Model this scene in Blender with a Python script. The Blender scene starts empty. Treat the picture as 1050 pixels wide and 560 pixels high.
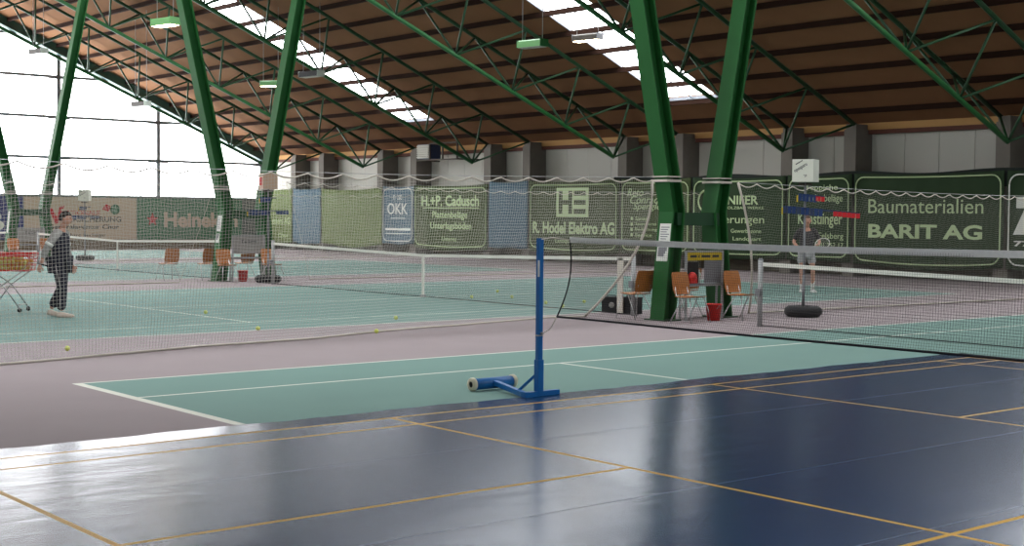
import bpy, bmesh, math, random
from mathutils import Vector, Matrix
random.seed(7)
S = bpy.context.scene
COL = bpy.data.collections.new('hall'); S.collection.children.link(COL)
PI = math.pi

# ------------------------------------------------------------------ materials
def srgb(r, g, b):
    f = lambda c: ((c/255)/12.92 if c/255 <= .04045 else ((c/255+.055)/1.055)**2.4)
    return (f(r), f(g), f(b), 1)

def mat(name, col, rough=.6, metal=0., noise=0., scale=8., bump=0., bscale=40., stretch=None, spec=.5, col2=None, emit=None, estr=0):
    m = bpy.data.materials.new(name); m.use_nodes = True
    nt = m.node_tree; N = nt.nodes; L = nt.links
    b = N['Principled BSDF']
    b.inputs['Base Color'].default_value = col
    b.inputs['Roughness'].default_value = rough
    b.inputs['Metallic'].default_value = metal
    b.inputs['Specular IOR Level'].default_value = spec
    if emit:
        b.inputs['Emission Color'].default_value = emit; b.inputs['Emission Strength'].default_value = estr
    tc = N.new('ShaderNodeTexCoord'); mp = N.new('ShaderNodeMapping')
    L.new(tc.outputs['Object'], mp.inputs['Vector'])
    if stretch: mp.inputs['Scale'].default_value = stretch
    nz = N.new('ShaderNodeTexNoise'); nz.inputs['Scale'].default_value = scale; nz.inputs['Detail'].default_value = 4
    L.new(mp.outputs['Vector'], nz.inputs['Vector'])
    mx = N.new('ShaderNodeMix'); mx.data_type = 'RGBA'
    c2 = col2 if col2 else tuple(c*(1-noise) for c in col[:3]) + (1,)
    mx.inputs[6].default_value = col; mx.inputs[7].default_value = c2
    L.new(nz.outputs['Fac'], mx.inputs[0]); L.new(mx.outputs[2], b.inputs['Base Color'])
    if bump:
        n2 = N.new('ShaderNodeTexNoise'); n2.inputs['Scale'].default_value = bscale; n2.inputs['Detail'].default_value = 3
        L.new(mp.outputs['Vector'], n2.inputs['Vector'])
        bp = N.new('ShaderNodeBump'); bp.inputs['Strength'].default_value = bump; bp.inputs['Distance'].default_value = .02
        L.new(n2.outputs['Fac'], bp.inputs['Height']); L.new(bp.outputs['Normal'], b.inputs['Normal'])
    return m

def glassy(name, tint, trans):
    m = bpy.data.materials.new(name); m.use_nodes = True
    nt = m.node_tree; N = nt.nodes; L = nt.links; N.clear()
    o = N.new('ShaderNodeOutputMaterial'); t = N.new('ShaderNodeBsdfTransparent'); g = N.new('ShaderNodeBsdfGlossy')
    t.inputs[0].default_value = tint; g.inputs['Roughness'].default_value = .05
    nz = N.new('ShaderNodeTexNoise'); nz.inputs['Scale'].default_value = .6
    mr = N.new('ShaderNodeMapRange'); mr.inputs['To Min'].default_value = 1-trans; mr.inputs['To Max'].default_value = 1-trans+.02
    L.new(nz.outputs['Fac'], mr.inputs['Value'])
    x = N.new('ShaderNodeMixShader'); L.new(mr.outputs['Result'], x.inputs[0])
    L.new(t.outputs[0], x.inputs[1]); L.new(g.outputs[0], x.inputs[2]); L.new(x.outputs[0], o.inputs[0])
    return m

M = {}
M['pink'] = mat('pink_grey_carpet', srgb(158,146,148), .9, noise=.12, scale=1.2, bump=.15, bscale=120, spec=.2)
M['teal'] = mat('green_court_carpet', srgb(119,151,143), .85, noise=.12, scale=.9, bump=.15, bscale=120, spec=.25)
M['line'] = mat('white_court_line', srgb(222,222,210), .8, noise=.1, scale=3)
M['blue_mat'] = mat('blue_vinyl', srgb(4,50,92), .22, noise=.25, scale=1.5, bump=.17, bscale=2.4, stretch=(1.6,.6,1), spec=.48)
M['yellow_line'] = mat('yellow_line_paint', srgb(196,146,14), .5, noise=.2, scale=4, spec=.2)
M['seam'] = mat('mat_seam', srgb(14,34,60), .4, noise=.2)
M['green'] = mat('green_steel_paint', srgb(32,94,42), .6, noise=.15, scale=3, spec=.3)
M['dgreen'] = mat('dark_green_steel_paint', srgb(24,70,38), .5, noise=.2, scale=3)
M['lgreen'] = mat('lit_green_steel_paint', srgb(34,100,50), .42, noise=.15, scale=3)  # lit look of the truss bottom chords, put into a brighter green
M['deck'] = mat('brown_fibre_board', srgb(132,95,67), .95, noise=.25, scale=.8, bump=.1, bscale=30, spec=.1, col2=srgb(110,77,54))
M['purlin'] = mat('brown_purlin', srgb(46,29,22), .95, noise=.2, spec=.1)
M['tan'] = mat('tan_eave_board', srgb(196,150,92), .8, noise=.2, scale=2)
M['redbeam'] = mat('red_brown_beam', srgb(92,48,36), .8, noise=.2)
M['white_panel'] = mat('white_wall_panel', srgb(188,185,176), .7, noise=.08, scale=1)
M['lowwall'] = mat('dark_low_wall', srgb(92,84,66), .9, noise=.2, scale=2)
M['graywall'] = mat('grey_green_wall', srgb(94,104,98), .9, noise=.15, scale=1)
M['brownwall'] = mat('brown_low_wall', srgb(128,110,86), .9, noise=.2, scale=2)
M['concrete'] = mat('grey_concrete', srgb(118,112,104), .9, noise=.25, scale=3, bump=.1)
M['concrete_d'] = mat('dark_panel', srgb(70,62,56), .9, noise=.2, scale=3)
M['frame'] = mat('grey_window_frame', srgb(128,132,140), .5, noise=.1)
M['rake'] = mat('green_grey_rake_beam', srgb(62,96,86), .6, noise=.15)
M['glass'] = glassy('window_glass', (.97,.98,1,1), .95)
M['skyglass'] = glassy('skylight_pane', (.9,.92,.94,1), .95)
M['cloth_g'] = mat('green_banner_cloth', srgb(70,82,52), .9, noise=.2, scale=1.5, spec=.2)
M['cloth_dg'] = mat('dark_green_banner_cloth', srgb(48,66,44), .9, noise=.2, scale=1.5, spec=.2)
M['cloth_lg'] = mat('light_green_banner_cloth', srgb(104,118,74), .9, noise=.15, scale=1.5, spec=.2)
M['cloth_b'] = mat('blue_banner_cloth', srgb(84,108,122), .9, noise=.15, scale=1.5, spec=.2)
M['cloth_k'] = mat('black_green_cloth', srgb(22,32,26), .9, noise=.2)
M['pgreen'] = mat('pale_green_print', srgb(186,206,158), .8, noise=.05)
M['pwhite'] = mat('white_print', srgb(222,224,216), .8, noise=.05)
M['beige'] = mat('beige_board', srgb(196,176,154), .8, noise=.08, scale=1)
M['hgreen'] = mat('green_board', srgb(62,116,84), .8, noise=.1, scale=1)
M['navyboard'] = mat('navy_board', srgb(60,66,118), .8, noise=.1, scale=1)
M['red'] = mat('red_print', srgb(190,40,46), .7, noise=.1)
M['ink'] = mat('dark_print', srgb(52,54,60), .8, noise=.1)
M['wood'] = mat('varnished_plywood', srgb(186,118,52), .42, noise=.25, scale=6, stretch=(6,1,1), col2=srgb(150,88,36))
M['chrome'] = mat('chrome_tube', srgb(190,190,190), .3, metal=.9, noise=.05)
M['steel'] = mat('grey_painted_steel', srgb(168,168,168), .45, noise=.1, metal=.2)
M['blackrub'] = mat('black_rubber', srgb(22,22,24), .7, noise=.2, bump=.2)
M['netblack'] = mat('dark_net_twine', srgb(44,44,46), .9, noise=.1)
M['netwhite'] = mat('white_net_twine', srgb(214,212,204), .9, noise=.1)
M['netgrey'] = mat('grey_net_twine', srgb(150,148,140), .9, noise=.1)
M['netbrown'] = mat('brown_net_twine', srgb(58,48,44), .9, noise=.1)
M['band'] = mat('white_net_band', srgb(232,230,220), .8, noise=.06)
M['tape'] = mat('grey_white_tape', srgb(242,243,240), .7, noise=.2, scale=30)
M['rope'] = mat('cream_rope', srgb(216,208,196), .9, noise=.15)
M['cord'] = mat('black_cord', srgb(14,14,22), .8, noise=.1)
M['bluepaint'] = mat('blue_enamel', srgb(18,102,172), .38, noise=.1, scale=5)
M['cream'] = mat('cream_wheel_rubber', srgb(216,208,184), .6, noise=.1)
M['dark'] = mat('dark_hollow', srgb(30,26,24), .7, noise=.1)
M['redplastic'] = mat('red_plastic', srgb(206,36,28), .4, noise=.1)
M['ball'] = mat('yellow_felt', srgb(220,226,120), .95, noise=.12, scale=60, bump=.2)
M['ball_o'] = mat('orange_yellow_felt', srgb(222,190,84), .95, noise=.12, scale=60, bump=.2)
M['paper'] = mat('white_paper', srgb(226,226,220), .8, noise=.04)
M['box_w'] = mat('white_scoreboard_box', srgb(222,224,210), .6, noise=.05)
M['box_t'] = mat('tan_scoreboard_box', srgb(206,172,148), .6, noise=.05)
M['numblue'] = mat('blue_number_card', srgb(16,50,104), .5, noise=.1)
M['numred'] = mat('red_number_card', srgb(204,22,34), .5, noise=.1)
M['numnavy'] = mat('navy_rail', srgb(34,50,84), .5, noise=.1)
M['yellow'] = mat('yellow_sign', srgb(206,176,30), .6, noise=.1)
M['greysheet'] = mat('grey_sheet', srgb(128,128,132), .6, noise=.1)
M['lampg'] = mat('green_lamp_housing', srgb(122,184,116), .5, noise=.08)
M['lampd'] = mat('dark_lamp_housing', srgb(66,60,52), .6, noise=.1)
M['lampw'] = mat('white_lamp_end', srgb(206,216,206), .5, noise=.05)
M['glow'] = mat('lit_lamp_glass', srgb(255,236,200), .4, emit=(1,.82,.55,1), estr=22)
M['unlit'] = mat('unlit_lamp_glass', srgb(190,190,180), .3, noise=.05)
M['skin'] = mat('skin', srgb(196,142,120), .6, noise=.08, scale=10)
M['hair'] = mat('dark_brown_hair', srgb(48,38,34), .8, noise=.3, scale=40, bump=.4)
M['hair2'] = mat('brown_hair', srgb(92,62,44), .8, noise=.3, scale=40, bump=.4)
M['navy'] = mat('navy_cloth', srgb(34,34,48), .9, noise=.15, scale=6)
M['greycloth'] = mat('light_grey_cloth', srgb(158,154,150), .9, noise=.1, scale=6)
M['charcoal'] = mat('dark_shirt', srgb(50,46,50), .9, noise=.25, scale=8)
M['shorts'] = mat('pale_grey_shorts', srgb(172,170,172), .9, noise=.1)
M['shoe'] = mat('beige_shoe', srgb(216,196,180), .6, noise=.1)
M['shoew'] = mat('white_shoe', srgb(222,220,216), .6, noise=.1)

# ------------------------------------------------------------------ mesh builder
class MB:
    def __init__(s): s.v = []; s.f = []; s.m = []; s.sm = []
    def add(s, vs, fs, mi=0, smooth=False):
        n = len(s.v); s.v += [tuple(v) for v in vs]
        for f in fs: s.f.append([n+i for i in f]); s.m.append(mi); s.sm.append(smooth)
        return s
    def box(s, c, d, mi=0, R=None):
        hx, hy, hz = d[0]/2, d[1]/2, d[2]/2; c = Vector(c)
        vs = [Vector((x, y, z)) for x in (-hx, hx) for y in (-hy, hy) for z in (-hz, hz)]
        if R: vs = [R @ v for v in vs]
        return s.add([c+v for v in vs], [(0,1,3,2),(4,6,7,5),(0,4,5,1),(2,3,7,6),(0,2,6,4),(1,5,7,3)], mi)
    def bx(s, x0, x1, y0, y1, z0, z1, mi=0):
        return s.box(((x0+x1)/2, (y0+y1)/2, (z0+z1)/2), (abs(x1-x0), abs(y1-y0), abs(z1-z0)), mi)
    def frame(s, p, q, up=(0,0,1)):
        d = (Vector(q)-Vector(p)).normalized(); u = Vector(up)
        if abs(d.dot(u)) > .98: u = Vector((1,0,0))
        r = d.cross(u).normalized(); return d, r, r.cross(d).normalized()
    def bar(s, p, q, w, h, mi=0, up=(0,0,1), w2=None, h2=None):
        p, q = Vector(p), Vector(q); d, r, u = s.frame(p, q, up); w2 = w2 or w; h2 = h2 or h
        vs = [p+r*a*w/2+u*b*h/2 for a, b in ((-1,-1),(1,-1),(1,1),(-1,1))] + [q+r*a*w2/2+u*b*h2/2 for a, b in ((-1,-1),(1,-1),(1,1),(-1,1))]
        return s.add(vs, [(3,2,1,0),(4,5,6,7),(0,1,5,4),(1,2,6,5),(2,3,7,6),(3,0,4,7)], mi)
    def tube(s, p, q, r, n=8, r2=None, mi=0, caps=True):
        p, q = Vector(p), Vector(q); d, a, b = s.frame(p, q); r2 = r if r2 is None else r2
        vs = [p+(a*math.cos(2*PI*i/n)+b*math.sin(2*PI*i/n))*r for i in range(n)] + [q+(a*math.cos(2*PI*i/n)+b*math.sin(2*PI*i/n))*r2 for i in range(n)]
        s.add(vs, [(i, n+i, n+(i+1) % n, (i+1) % n) for i in range(n)], mi, n > 4)
        if caps: s.add(vs, [list(range(n)), list(range(2*n-1, n-1, -1))], mi)
        return s
    def path(s, pts, r, n=6, mi=0, closed=False):
        pts = [Vector(p) for p in pts]; k = len(pts); vs = []
        for i, p in enumerate(pts):
            a = pts[(i-1) % k] if (closed or i) else p; b = pts[(i+1) % k] if (closed or i < k-1) else p
            d, x, y = s.frame(a, b)
            vs += [p+(x*math.cos(2*PI*j/n)+y*math.sin(2*PI*j/n))*r for j in range(n)]
        fs = []
        for i in range(k if closed else k-1):
            for j in range(n):
                a = i*n+j; b = i*n+(j+1) % n; c = ((i+1) % k)*n+(j+1) % n; d = ((i+1) % k)*n+j
                fs.append((a, d, c, b))
        if not closed: fs += [list(range(n)), list(range((k-1)*n+n-1, (k-1)*n-1, -1))]
        return s.add(vs, fs, mi, n > 4)
    def lathe(s, prof, c=(0,0,0), n=20, mi=0, axis='z', smooth=True):
        c = Vector(c); vs = []; k = len(prof)
        for r, h in prof:
            for i in range(n):
                a = 2*PI*i/n; x, y = r*math.cos(a), r*math.sin(a)
                vs.append(c+Vector((x, y, h) if axis == 'z' else ((h, x, y) if axis == 'x' else (y, h, x))))
        fs = [(i*n+j, i*n+(j+1) % n, (i+1)*n+(j+1) % n, (i+1)*n+j) for i in range(k-1) for j in range(n)]
        return s.add(vs, fs, mi, smooth)
    def ball(s, c, r, n=12, mi=0, sc=(1,1,1)):
        k = max(4, n//2)
        prof = [(max(1e-4, math.sin(PI*i/k)), -math.cos(PI*i/k)) for i in range(k+1)]
        m = MB(); m.lathe(prof, n=n)
        return s.add([Vector((v[0]*sc[0]*r, v[1]*sc[1]*r, v[2]*sc[2]*r))+Vector(c) for v in m.v], m.f, mi, True)
    def poly(s, pts2, y0, y1, mi=0, plane='xz'):
        n = len(pts2)
        P = (lambda a, b, t: (a, t, b)) if plane == 'xz' else ((lambda a, b, t: (t, a, b)) if plane == 'yz' else (lambda a, b, t: (a, b, t)))
        vs = [P(a, b, y0) for a, b in pts2]+[P(a, b, y1) for a, b in pts2]
        return s.add(vs, [list(range(n)), list(range(2*n-1, n-1, -1))]+[(i, n+i, n+(i+1) % n, (i+1) % n) for i in range(n)], mi)
    def build(s, name, mats, parent=None, loc=None, fix=True):
        me = bpy.data.meshes.new(name); me.from_pydata(s.v, [], s.f)
        mats = mats if isinstance(mats, (list, tuple)) else [mats]
        for m in mats: me.materials.append(M[m] if isinstance(m, str) else m)
        me.polygons.foreach_set('material_index', s.m); me.polygons.foreach_set('use_smooth', s.sm)
        if fix and len(s.v) < 60000:
            b = bmesh.new(); b.from_mesh(me)
            bmesh.ops.remove_doubles(b, verts=b.verts, dist=1e-6)
            bmesh.ops.recalc_face_normals(b, faces=b.faces); b.to_mesh(me); b.free()
        me.update()
        o = bpy.data.objects.new(name, me); COL.objects.link(o)
        if parent: o.parent = parent
        if loc: o.location = loc
        return o

def thing(name, label, cat, loc=(0,0,0), rz=0, group=None):
    o = bpy.data.objects.new(name, None); COL.objects.link(o); o.empty_display_size = .2
    o.location = loc; o.rotation_euler = (0, 0, rz); o['label'] = label; o['category'] = cat
    if group: o['group'] = group
    return o
def tag(o, label, cat, group=None):
    o['label'] = label; o['category'] = cat
    if group: o['group'] = group
    return o
def struct(o): o['kind'] = 'structure'; return o
def dup(root, loc, rz=None, label=None, group=None):
    r = root.copy(); COL.objects.link(r); r.location = loc
    if rz is not None: r.rotation_euler = (0, 0, rz)
    if label: r['label'] = label
    if group: r['group'] = group
    for ch in list(root.children):
        c = ch.copy(); COL.objects.link(c); c.parent = r
        for g in list(ch.children):
            d = g.copy(); COL.objects.link(d); d.parent = c
    return r

def text(name, s, m, parent, org, xdir, w, h, shear=0, bold=0, depth=.006, nrm=(0,-1,0), serif=False):
    """lettering fitted to a w x h box whose lower left corner is org"""
    cu = bpy.data.curves.new(name, 'FONT'); cu.body = s; cu.offset = bold; cu.shear = shear
    cu.resolution_u = 3
    t = bpy.data.objects.new(name, cu); COL.objects.link(t)
    dg = bpy.context.evaluated_depsgraph_get(); dg.update()
    me = bpy.data.meshes.new_from_object(t.evaluated_get(dg)); bpy.data.objects.remove(t)
    xs = [v.co.x for v in me.vertices]; ys = [v.co.y for v in me.vertices]
    x0, x1, y0, y1 = min(xs), max(xs), min(ys), max(ys)
    X = Vector(xdir); Z = Vector((0,0,1)); Nn = Vector(nrm); org = Vector(org)
    vs = [org + X*((v.co.x-x0)/(x1-x0)*w) + Z*((v.co.y-y0)/(y1-y0)*h) for v in me.vertices]
    fs = [list(p.vertices) for p in me.polygons]
    b = MB(); n = len(vs)
    b.add([v+Nn*depth for v in vs], fs)
    o = b.build(name, m, parent); bpy.data.meshes.remove(me)
    # give the print a real thickness
    bm = bmesh.new(); bm.from_mesh(o.data)
    r = bmesh.ops.extrude_face_region(bm, geom=bm.faces[:])
    bmesh.ops.translate(bm, verts=[e for e in r['geom'] if isinstance(e, bmesh.types.BMVert)], vec=-Nn*(depth*.8))
    bmesh.ops.recalc_face_normals(bm, faces=bm.faces); bm.to_mesh(o.data); bm.free()
    return o

def skinned(nodes, edges, root, sub=2):
    """nodes: {name: ((x,y,z), r)}; returns verts, faces of the smooth skin"""
    keys = list(nodes); me = bpy.data.meshes.new('tmp')
    me.from_pydata([nodes[k][0] for k in keys], [(keys.index(a), keys.index(b)) for a, b in edges], [])
    o = bpy.data.objects.new('tmp', me); COL.objects.link(o)
    o.modifiers.new('Skin', 'SKIN')
    if not me.skin_vertices:
        bm = bmesh.new(); bm.from_mesh(me); bm.verts.layers.skin.verify(); bm.to_mesh(me); bm.free()
    for i, k in enumerate(keys):
        r = nodes[k][1]; d = me.skin_vertices[0].data[i]
        d.radius = (r, r) if not isinstance(r, tuple) else r
        d.use_root = (k == root)
    sb = o.modifiers.new('Sub', 'SUBSURF'); sb.levels = sub; sb.render_levels = sub
    dg = bpy.context.evaluated_depsgraph_get(); dg.update()
    m2 = bpy.data.meshes.new_from_object(o.evaluated_get(dg))
    vs = [v.co.copy() for v in m2.vertices]; fs = [list(p.vertices) for p in m2.polygons]
    bpy.data.objects.remove(o); bpy.data.meshes.remove(m2)
    return vs, fs

# ------------------------------------------------------------------ hall dimensions
PITCH = 15.73
XL, XR, YN, YF = -49.0, 15.2, -6.2, 30.3
RY = 12.2                                    # ridge line
SL = .43
deckz = lambda y: 5.97+(27.2-y)*SL if y >= RY else 5.97+(27.2-(2*RY-y))*SL
TRX = [-6.0, -13.5, -20.95, -28.9, -36.6, -44.2]

# ------------------------------------------------------------------ floor with its courts
def cuts(pairs, lo, hi):
    c = {lo, hi}
    for a, b in pairs: c.add(a); c.add(b)
    return sorted(x for x in c if lo <= x <= hi)
vx = []; regions = []
for k in range(-1, 4):
    o = -PITCH*k
    L_ = .05
    lines = [(o, o+L_), (o+10.97-L_, o+10.97), (o+1.372, o+1.372+L_), (o+9.598-L_, o+9.598), (o+5.46, o+5.51)]
    regions.append((o, lines)); vx += lines
vy = [(0,.10),(23.67,23.77),(5.46,5.51),(18.26,18.31)]
xs = cuts(vx, XL, XR); ys = cuts(vy, YN, YF)
fl = MB()
for i in range(len(xs)-1):
    for j in range(len(ys)-1):
        cx, cy = (xs[i]+xs[i+1])/2, (ys[j]+ys[j+1])/2; m = 0
        for o, ln in regions:
            u = cx-o
            if 0 <= u <= 10.97 and 0 <= cy <= 23.77:
                m = 1
                inside_serv = 5.46 < cy < 18.31
                if any(a < cx < b for a, b in ln[:4]): m = 2
                if ln[4][0] < cx < ln[4][1] and (inside_serv or cy < .2 or cy > 23.5): m = 2
                if cy < .10 or cy > 23.67: m = 2
                if (5.46 < cy < 5.51 or 18.26 < cy < 18.31) and 1.372 < u < 9.598: m = 2
        fl.add([(xs[i],ys[j],0),(xs[i+1],ys[j],0),(xs[i+1],ys[j+1],0),(xs[i],ys[j+1],0)], [(0,1,2,3)], m)
fl.bx(XL, XR, YN, YF, -.3, -.02)
struct(fl.build('floor', ['pink', 'teal', 'line']))

# blue roll-out badminton mat with its yellow lines
mt = MB()
mx0, mx1, my0, my1 = 3.6, 10.95, -3.9, 10.6
YL = .04
bxl = [(3.97,3.97+YL),(4.39,4.39+YL),(6.91,6.91+YL),(9.47,9.47+YL),(9.93,9.97)]
byl = [(-3.34,-3.3),(-2.56,-2.52),(1.21,1.25),(5.30,5.34),(9.42,9.46),(10.16,10.2)]
seams = [5.62, 7.70, 9.33]
bx_ = cuts(bxl+[(s, s+.008) for s in seams], mx0, mx1); by_ = cuts(byl, my0, my1)
def fine(c, step):
    r = []
    for a, b in zip(c, c[1:]):
        n = max(1, int((b-a)/step)); r += [a+(b-a)*t/n for t in range(n)]
    return r+[c[-1]]
bx_ = fine(bx_, .6); by_ = fine(by_, .25)
hz = lambda x, y: .012+.0035*math.sin(y*3.1+x*.7)*math.exp(-(x-mx0)*2.2)+(.006*math.sin(y*7.3)**2 if x <= mx0+.01 else 0)
ex = lambda x, y: x+((.015*math.sin(y*1.9)+.012*math.sin(y*5.3))*(1 if y > 3.5 else .4) if x <= mx0+.01 else 0)
gv = []
for x in bx_:
    for y in by_: gv.append((ex(x, y), y, hz(x, y)))
ny = len(by_); nfaces = {0: [], 1: [], 2: []}
for i in range(len(bx_)-1):
    for j in range(ny-1):
        cx, cy = (bx_[i]+bx_[i+1])/2, (by_[j]+by_[j+1])/2; m = 0
        inb = 3.97 < cx < 9.97 and -3.34 < cy < 10.2
        if inb:
            if any(a < cx < b for k, (a, b) in enumerate(bxl) if k != 2): m = 1
            if bxl[2][0] < cx < bxl[2][1] and not (1.23 < cy < 5.32): m = 1
            if any(a < cy < b for a, b in byl): m = 1
        if m == 0 and any(s < cx < s+.008 for s in seams): m = 2
        nfaces[m].append((i*ny+j, (i+1)*ny+j, (i+1)*ny+j+1, i*ny+j+1))
mt.v = gv
for m in nfaces:
    for f in nfaces[m]: mt.f.append(list(f)); mt.m.append(m); mt.sm.append(True)
ring = [i*ny for i in range(len(bx_))]+[(len(bx_)-1)*ny+j for j in range(ny)]+[i*ny+ny-1 for i in range(len(bx_)-1, -1, -1)]+[j for j in range(ny-1, -1, -1)]
rv = [gv[i] for i in ring]; n = len(rv)
mt.add([(a, b, c) for a, b, c in rv]+[(a, b, .001) for a, b, c in rv], [(i, i+1, n+i+1, n+i) for i in range(n-1)], 0)
tag(mt.build('badminton_mat', ['blue_mat', 'yellow_line', 'seam']), 'glossy dark blue roll-out badminton mat with yellow court lines in the foreground', 'sports mat')

# ------------------------------------------------------------------ roof
SKX = [(-34.0, -31.7), (-18.6, -16.3), (-3.3, -1.0), (12.3, 14.6)]
SKY_LO, SKY_HI = 27.95, RY+.9
ceil_ = MB()
def slab(b, x0, x1, ya, yb, t=.12, mi=0):
    za, zb = deckz(ya), deckz(yb)
    vs = [(x0,ya,za),(x1,ya,za),(x1,yb,zb),(x0,yb,zb),(x0,ya,za+t),(x1,ya,za+t),(x1,yb,zb+t),(x0,yb,zb+t)]
    b.add(vs, [(3,2,1,0),(4,5,6,7),(0,1,5,4),(1,2,6,5),(2,3,7,6),(3,0,4,7)], mi)
edges_ = [XL-.3]
for a, b in SKX: edges_ += [a, b]
edges_.append(XR+.3)
for i in range(len(edges_)-1):
    a, b = edges_[i], edges_[i+1]
    if i % 2 == 0:
        slab(ceil_, a, b, YF+.3, RY); slab(ceil_, a, b, YN-.3, RY-1e-4)
    else:
        for s in (1, -1):
            f = lambda y: y if s == 1 else 2*RY-y
            slab(ceil_, a, b, f(YF+.3) if s == 1 else YN-.3, f(SKY_LO)); slab(ceil_, a, b, f(SKY_HI), f(RY+1e-4))
struct(ceil_.build('ceiling', 'deck', fix=False))
k = 4
for (a, b) in SKX:
    for s in (1, -1):
        f = (lambda y: y) if s == 1 else (lambda y: 2*RY-y)
        w = MB(); slab(w, a, b, f(SKY_LO), f(SKY_HI), .01)
        g = struct(w.build('window_%d' % k, 'skyglass', fix=False)); k += 1
        fr = MB(); c = (a+b)/2
        for xx in (a+.03, c, b-.03):
            fr.bar((xx, f(SKY_LO), deckz(f(SKY_LO))+.03), (xx, f(SKY_HI), deckz(f(SKY_HI))+.03), .05 if xx != c else .03, .05)
        fr.bar((a, f(SKY_LO)+.03*s, deckz(f(SKY_LO))+.03), (b, f(SKY_LO)+.03*s, deckz(f(SKY_LO))+.03), .12, .1)
        fr.build('skylight_frame', 'frame', g)
# purlins
PURY = [27.98-1.12*i for i in range(15)]
p0 = None
for i, y in enumerate([29.2]+PURY):
    b = MB(); L = XR-XL; z = deckz(y)
    b.bx(XL+.1, XR-.1, -.035, .035, -.15, -.008)
    b.bx(XL+.1, XR-.1, -.06, .06, -.165, -.145)
    if p0 is None:
        p0 = b.build('roof_purlin', 'purlin')
        tag(p0, 'dark brown purlin running the length of the hall under the roof boards', 'purlin', 'purlins under the roof boards'); p0.location = (0, y, z)
    else:
        c = p0.copy(); COL.objects.link(c); c.location = (0, y, z)
# ------------------------------------------------------------------ trusses
Bn = [(27.75-2.3*i, 3.83+.985*i) for i in range(7)]
Tn = [(29.5, 4.66)]+[(27.2-2.28*i, 5.63+.99*i) for i in range(7)]
def make_truss():
    t = thing('roof_truss', '', 'roof truss', (0,0,0), 0, None)
    e = (RY, Bn[-1][1]+(Bn[-1][0]-RY)*SL)
    MB().tube((0,)+Bn[0], (0,)+e, .07, 10).build('bottom_chord', 'lgreen', t)
    te = (RY, Tn[-1][1]+(Tn[-1][0]-RY)*SL)
    for s in (-1.3, 1.3):
        MB().tube((s, 29.62, Tn[0][1]-.05), (s,)+te, .066, 8).build('top_chord', 'dgreen', t)
    for i, (y, z) in enumerate(Bn):
        for s in (-1.3, 1.3):
            for j in (i, i+1):
                if j < len(Tn):
                    MB().tube((0, y, z), (s, Tn[j][0], Tn[j][1]), .038, 6).build('web_bar', 'dgreen', t)
    return t
TL = ['nearest green roof truss, crossing the top right corner of the picture',
      'green roof truss ending just above the white scoreboard cube',
      'green roof truss crossing the middle of the roof between the two skylights',
      'green roof truss below the left skylight, ending beside the wall fan unit',
      'green roof truss passing behind the pair of hanging lamps by the left skylight',
      'farthest green roof truss, next to the big end window']
tr = make_truss(); tr.location = (TRX[0], 0, 0); tr['label'] = TL[0]
for i in range(1, 6): dup(tr, (TRX[i], 0, 0), None, TL[i])
for o in list(COL.objects):
    if o.name.startswith('roof_truss'): o['group'] = 'three-chord trusses under the roof'

# ------------------------------------------------------------------ forked columns
LEG = [((0, 11.54), 0, .33, .29), ((0, 11.74), 1.86, .34, .30), ((0, 9.785), 10.6, .29, .27)]
def loft(b, st):
    vs = []
    # broad-flanged steel section: two flanges and a web
    for (x, y), z, w, d in st:
        a, h, t1, t2 = w/2, d/2, .03, .02
        vs += [(x+p, y+q, z) for p, q in ((-a,-h),(a,-h),(a,-h+t1),(t2,-h+t1),(t2,h-t1),(a,h-t1),(a,h),(-a,h),(-a,h-t1),(-t2,h-t1),(-t2,-h+t1),(-a,-h+t1))]
    n = len(st)
    fs = [(i*12+j, i*12+(j+1) % 12, (i+1)*12+(j+1) % 12, (i+1)*12+j) for i in range(n-1) for j in range(12)]
    for k in (0, n-1):
        o = k*12; fs += [(o,o+1,o+2,o+3,o+10,o+11), (o+3,o+4,o+9,o+10), (o+4,o+5,o+6,o+7,o+8,o+9)]
    b.add(vs, fs)
def make_column():
    t = thing('forked_column', '', 'column')
    CY = 12.27
    for s in (1, -1):
        b = MB(); st = [((x, (y if s == 1 else 2*CY-y)-CY), z, w, d) for (x, y), z, w, d in LEG]
        if s == -1: st = [(c, z, w, d) for c, z, w, d in st]; st[2] = ((0, 14.505-CY), 10.6, .29, .27)
        loft(b, st); b.build('leg', 'green', t)
    MB().bx(-.13, .13, 11.74-CY, 12.8-CY, 1.63, 1.85).build('cross_beam', 'dgreen', t)
    pl = MB()
    for s in (-1, 1):
        y0 = s*(12.27-11.54)
        pl.bx(-.25, .25, y0-.2, y0+.2, .002, .02)
    pl.build('base_plate', 'dgreen', t)
    for s in (-1, 1):
        w = MB(); y0 = -.69 if s == -1 else .6
        w.bx(-.19, .19, y0-.18, y0+.18, 2.37, 2.41); w.bx(-.185, .185, y0-.175, y0+.175, 2.45, 2.47)
        w.build('cord_tie', 'rope', t)
    return t
DX2, DY2 = -.18, -.08
CX = [-2.77, -2.77-PITCH+DX2, -2.77-2*PITCH]
CLB = ['large forked green steel column nearest the camera, with two paper notices on its left leg',
       'middle forked green steel column with chairs and a grey sign at its foot',
       'far left forked green steel column behind the ball cart']
c0 = make_column(); c0.location = (CX[0], 12.27, 0); c0['label'] = CLB[0]; c0['group'] = 'forked columns along the net line'
for i in (1, 2): dup(c0, (CX[i], 12.27+(DY2 if i == 1 else 0), 0), None, CLB[i])
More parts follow.
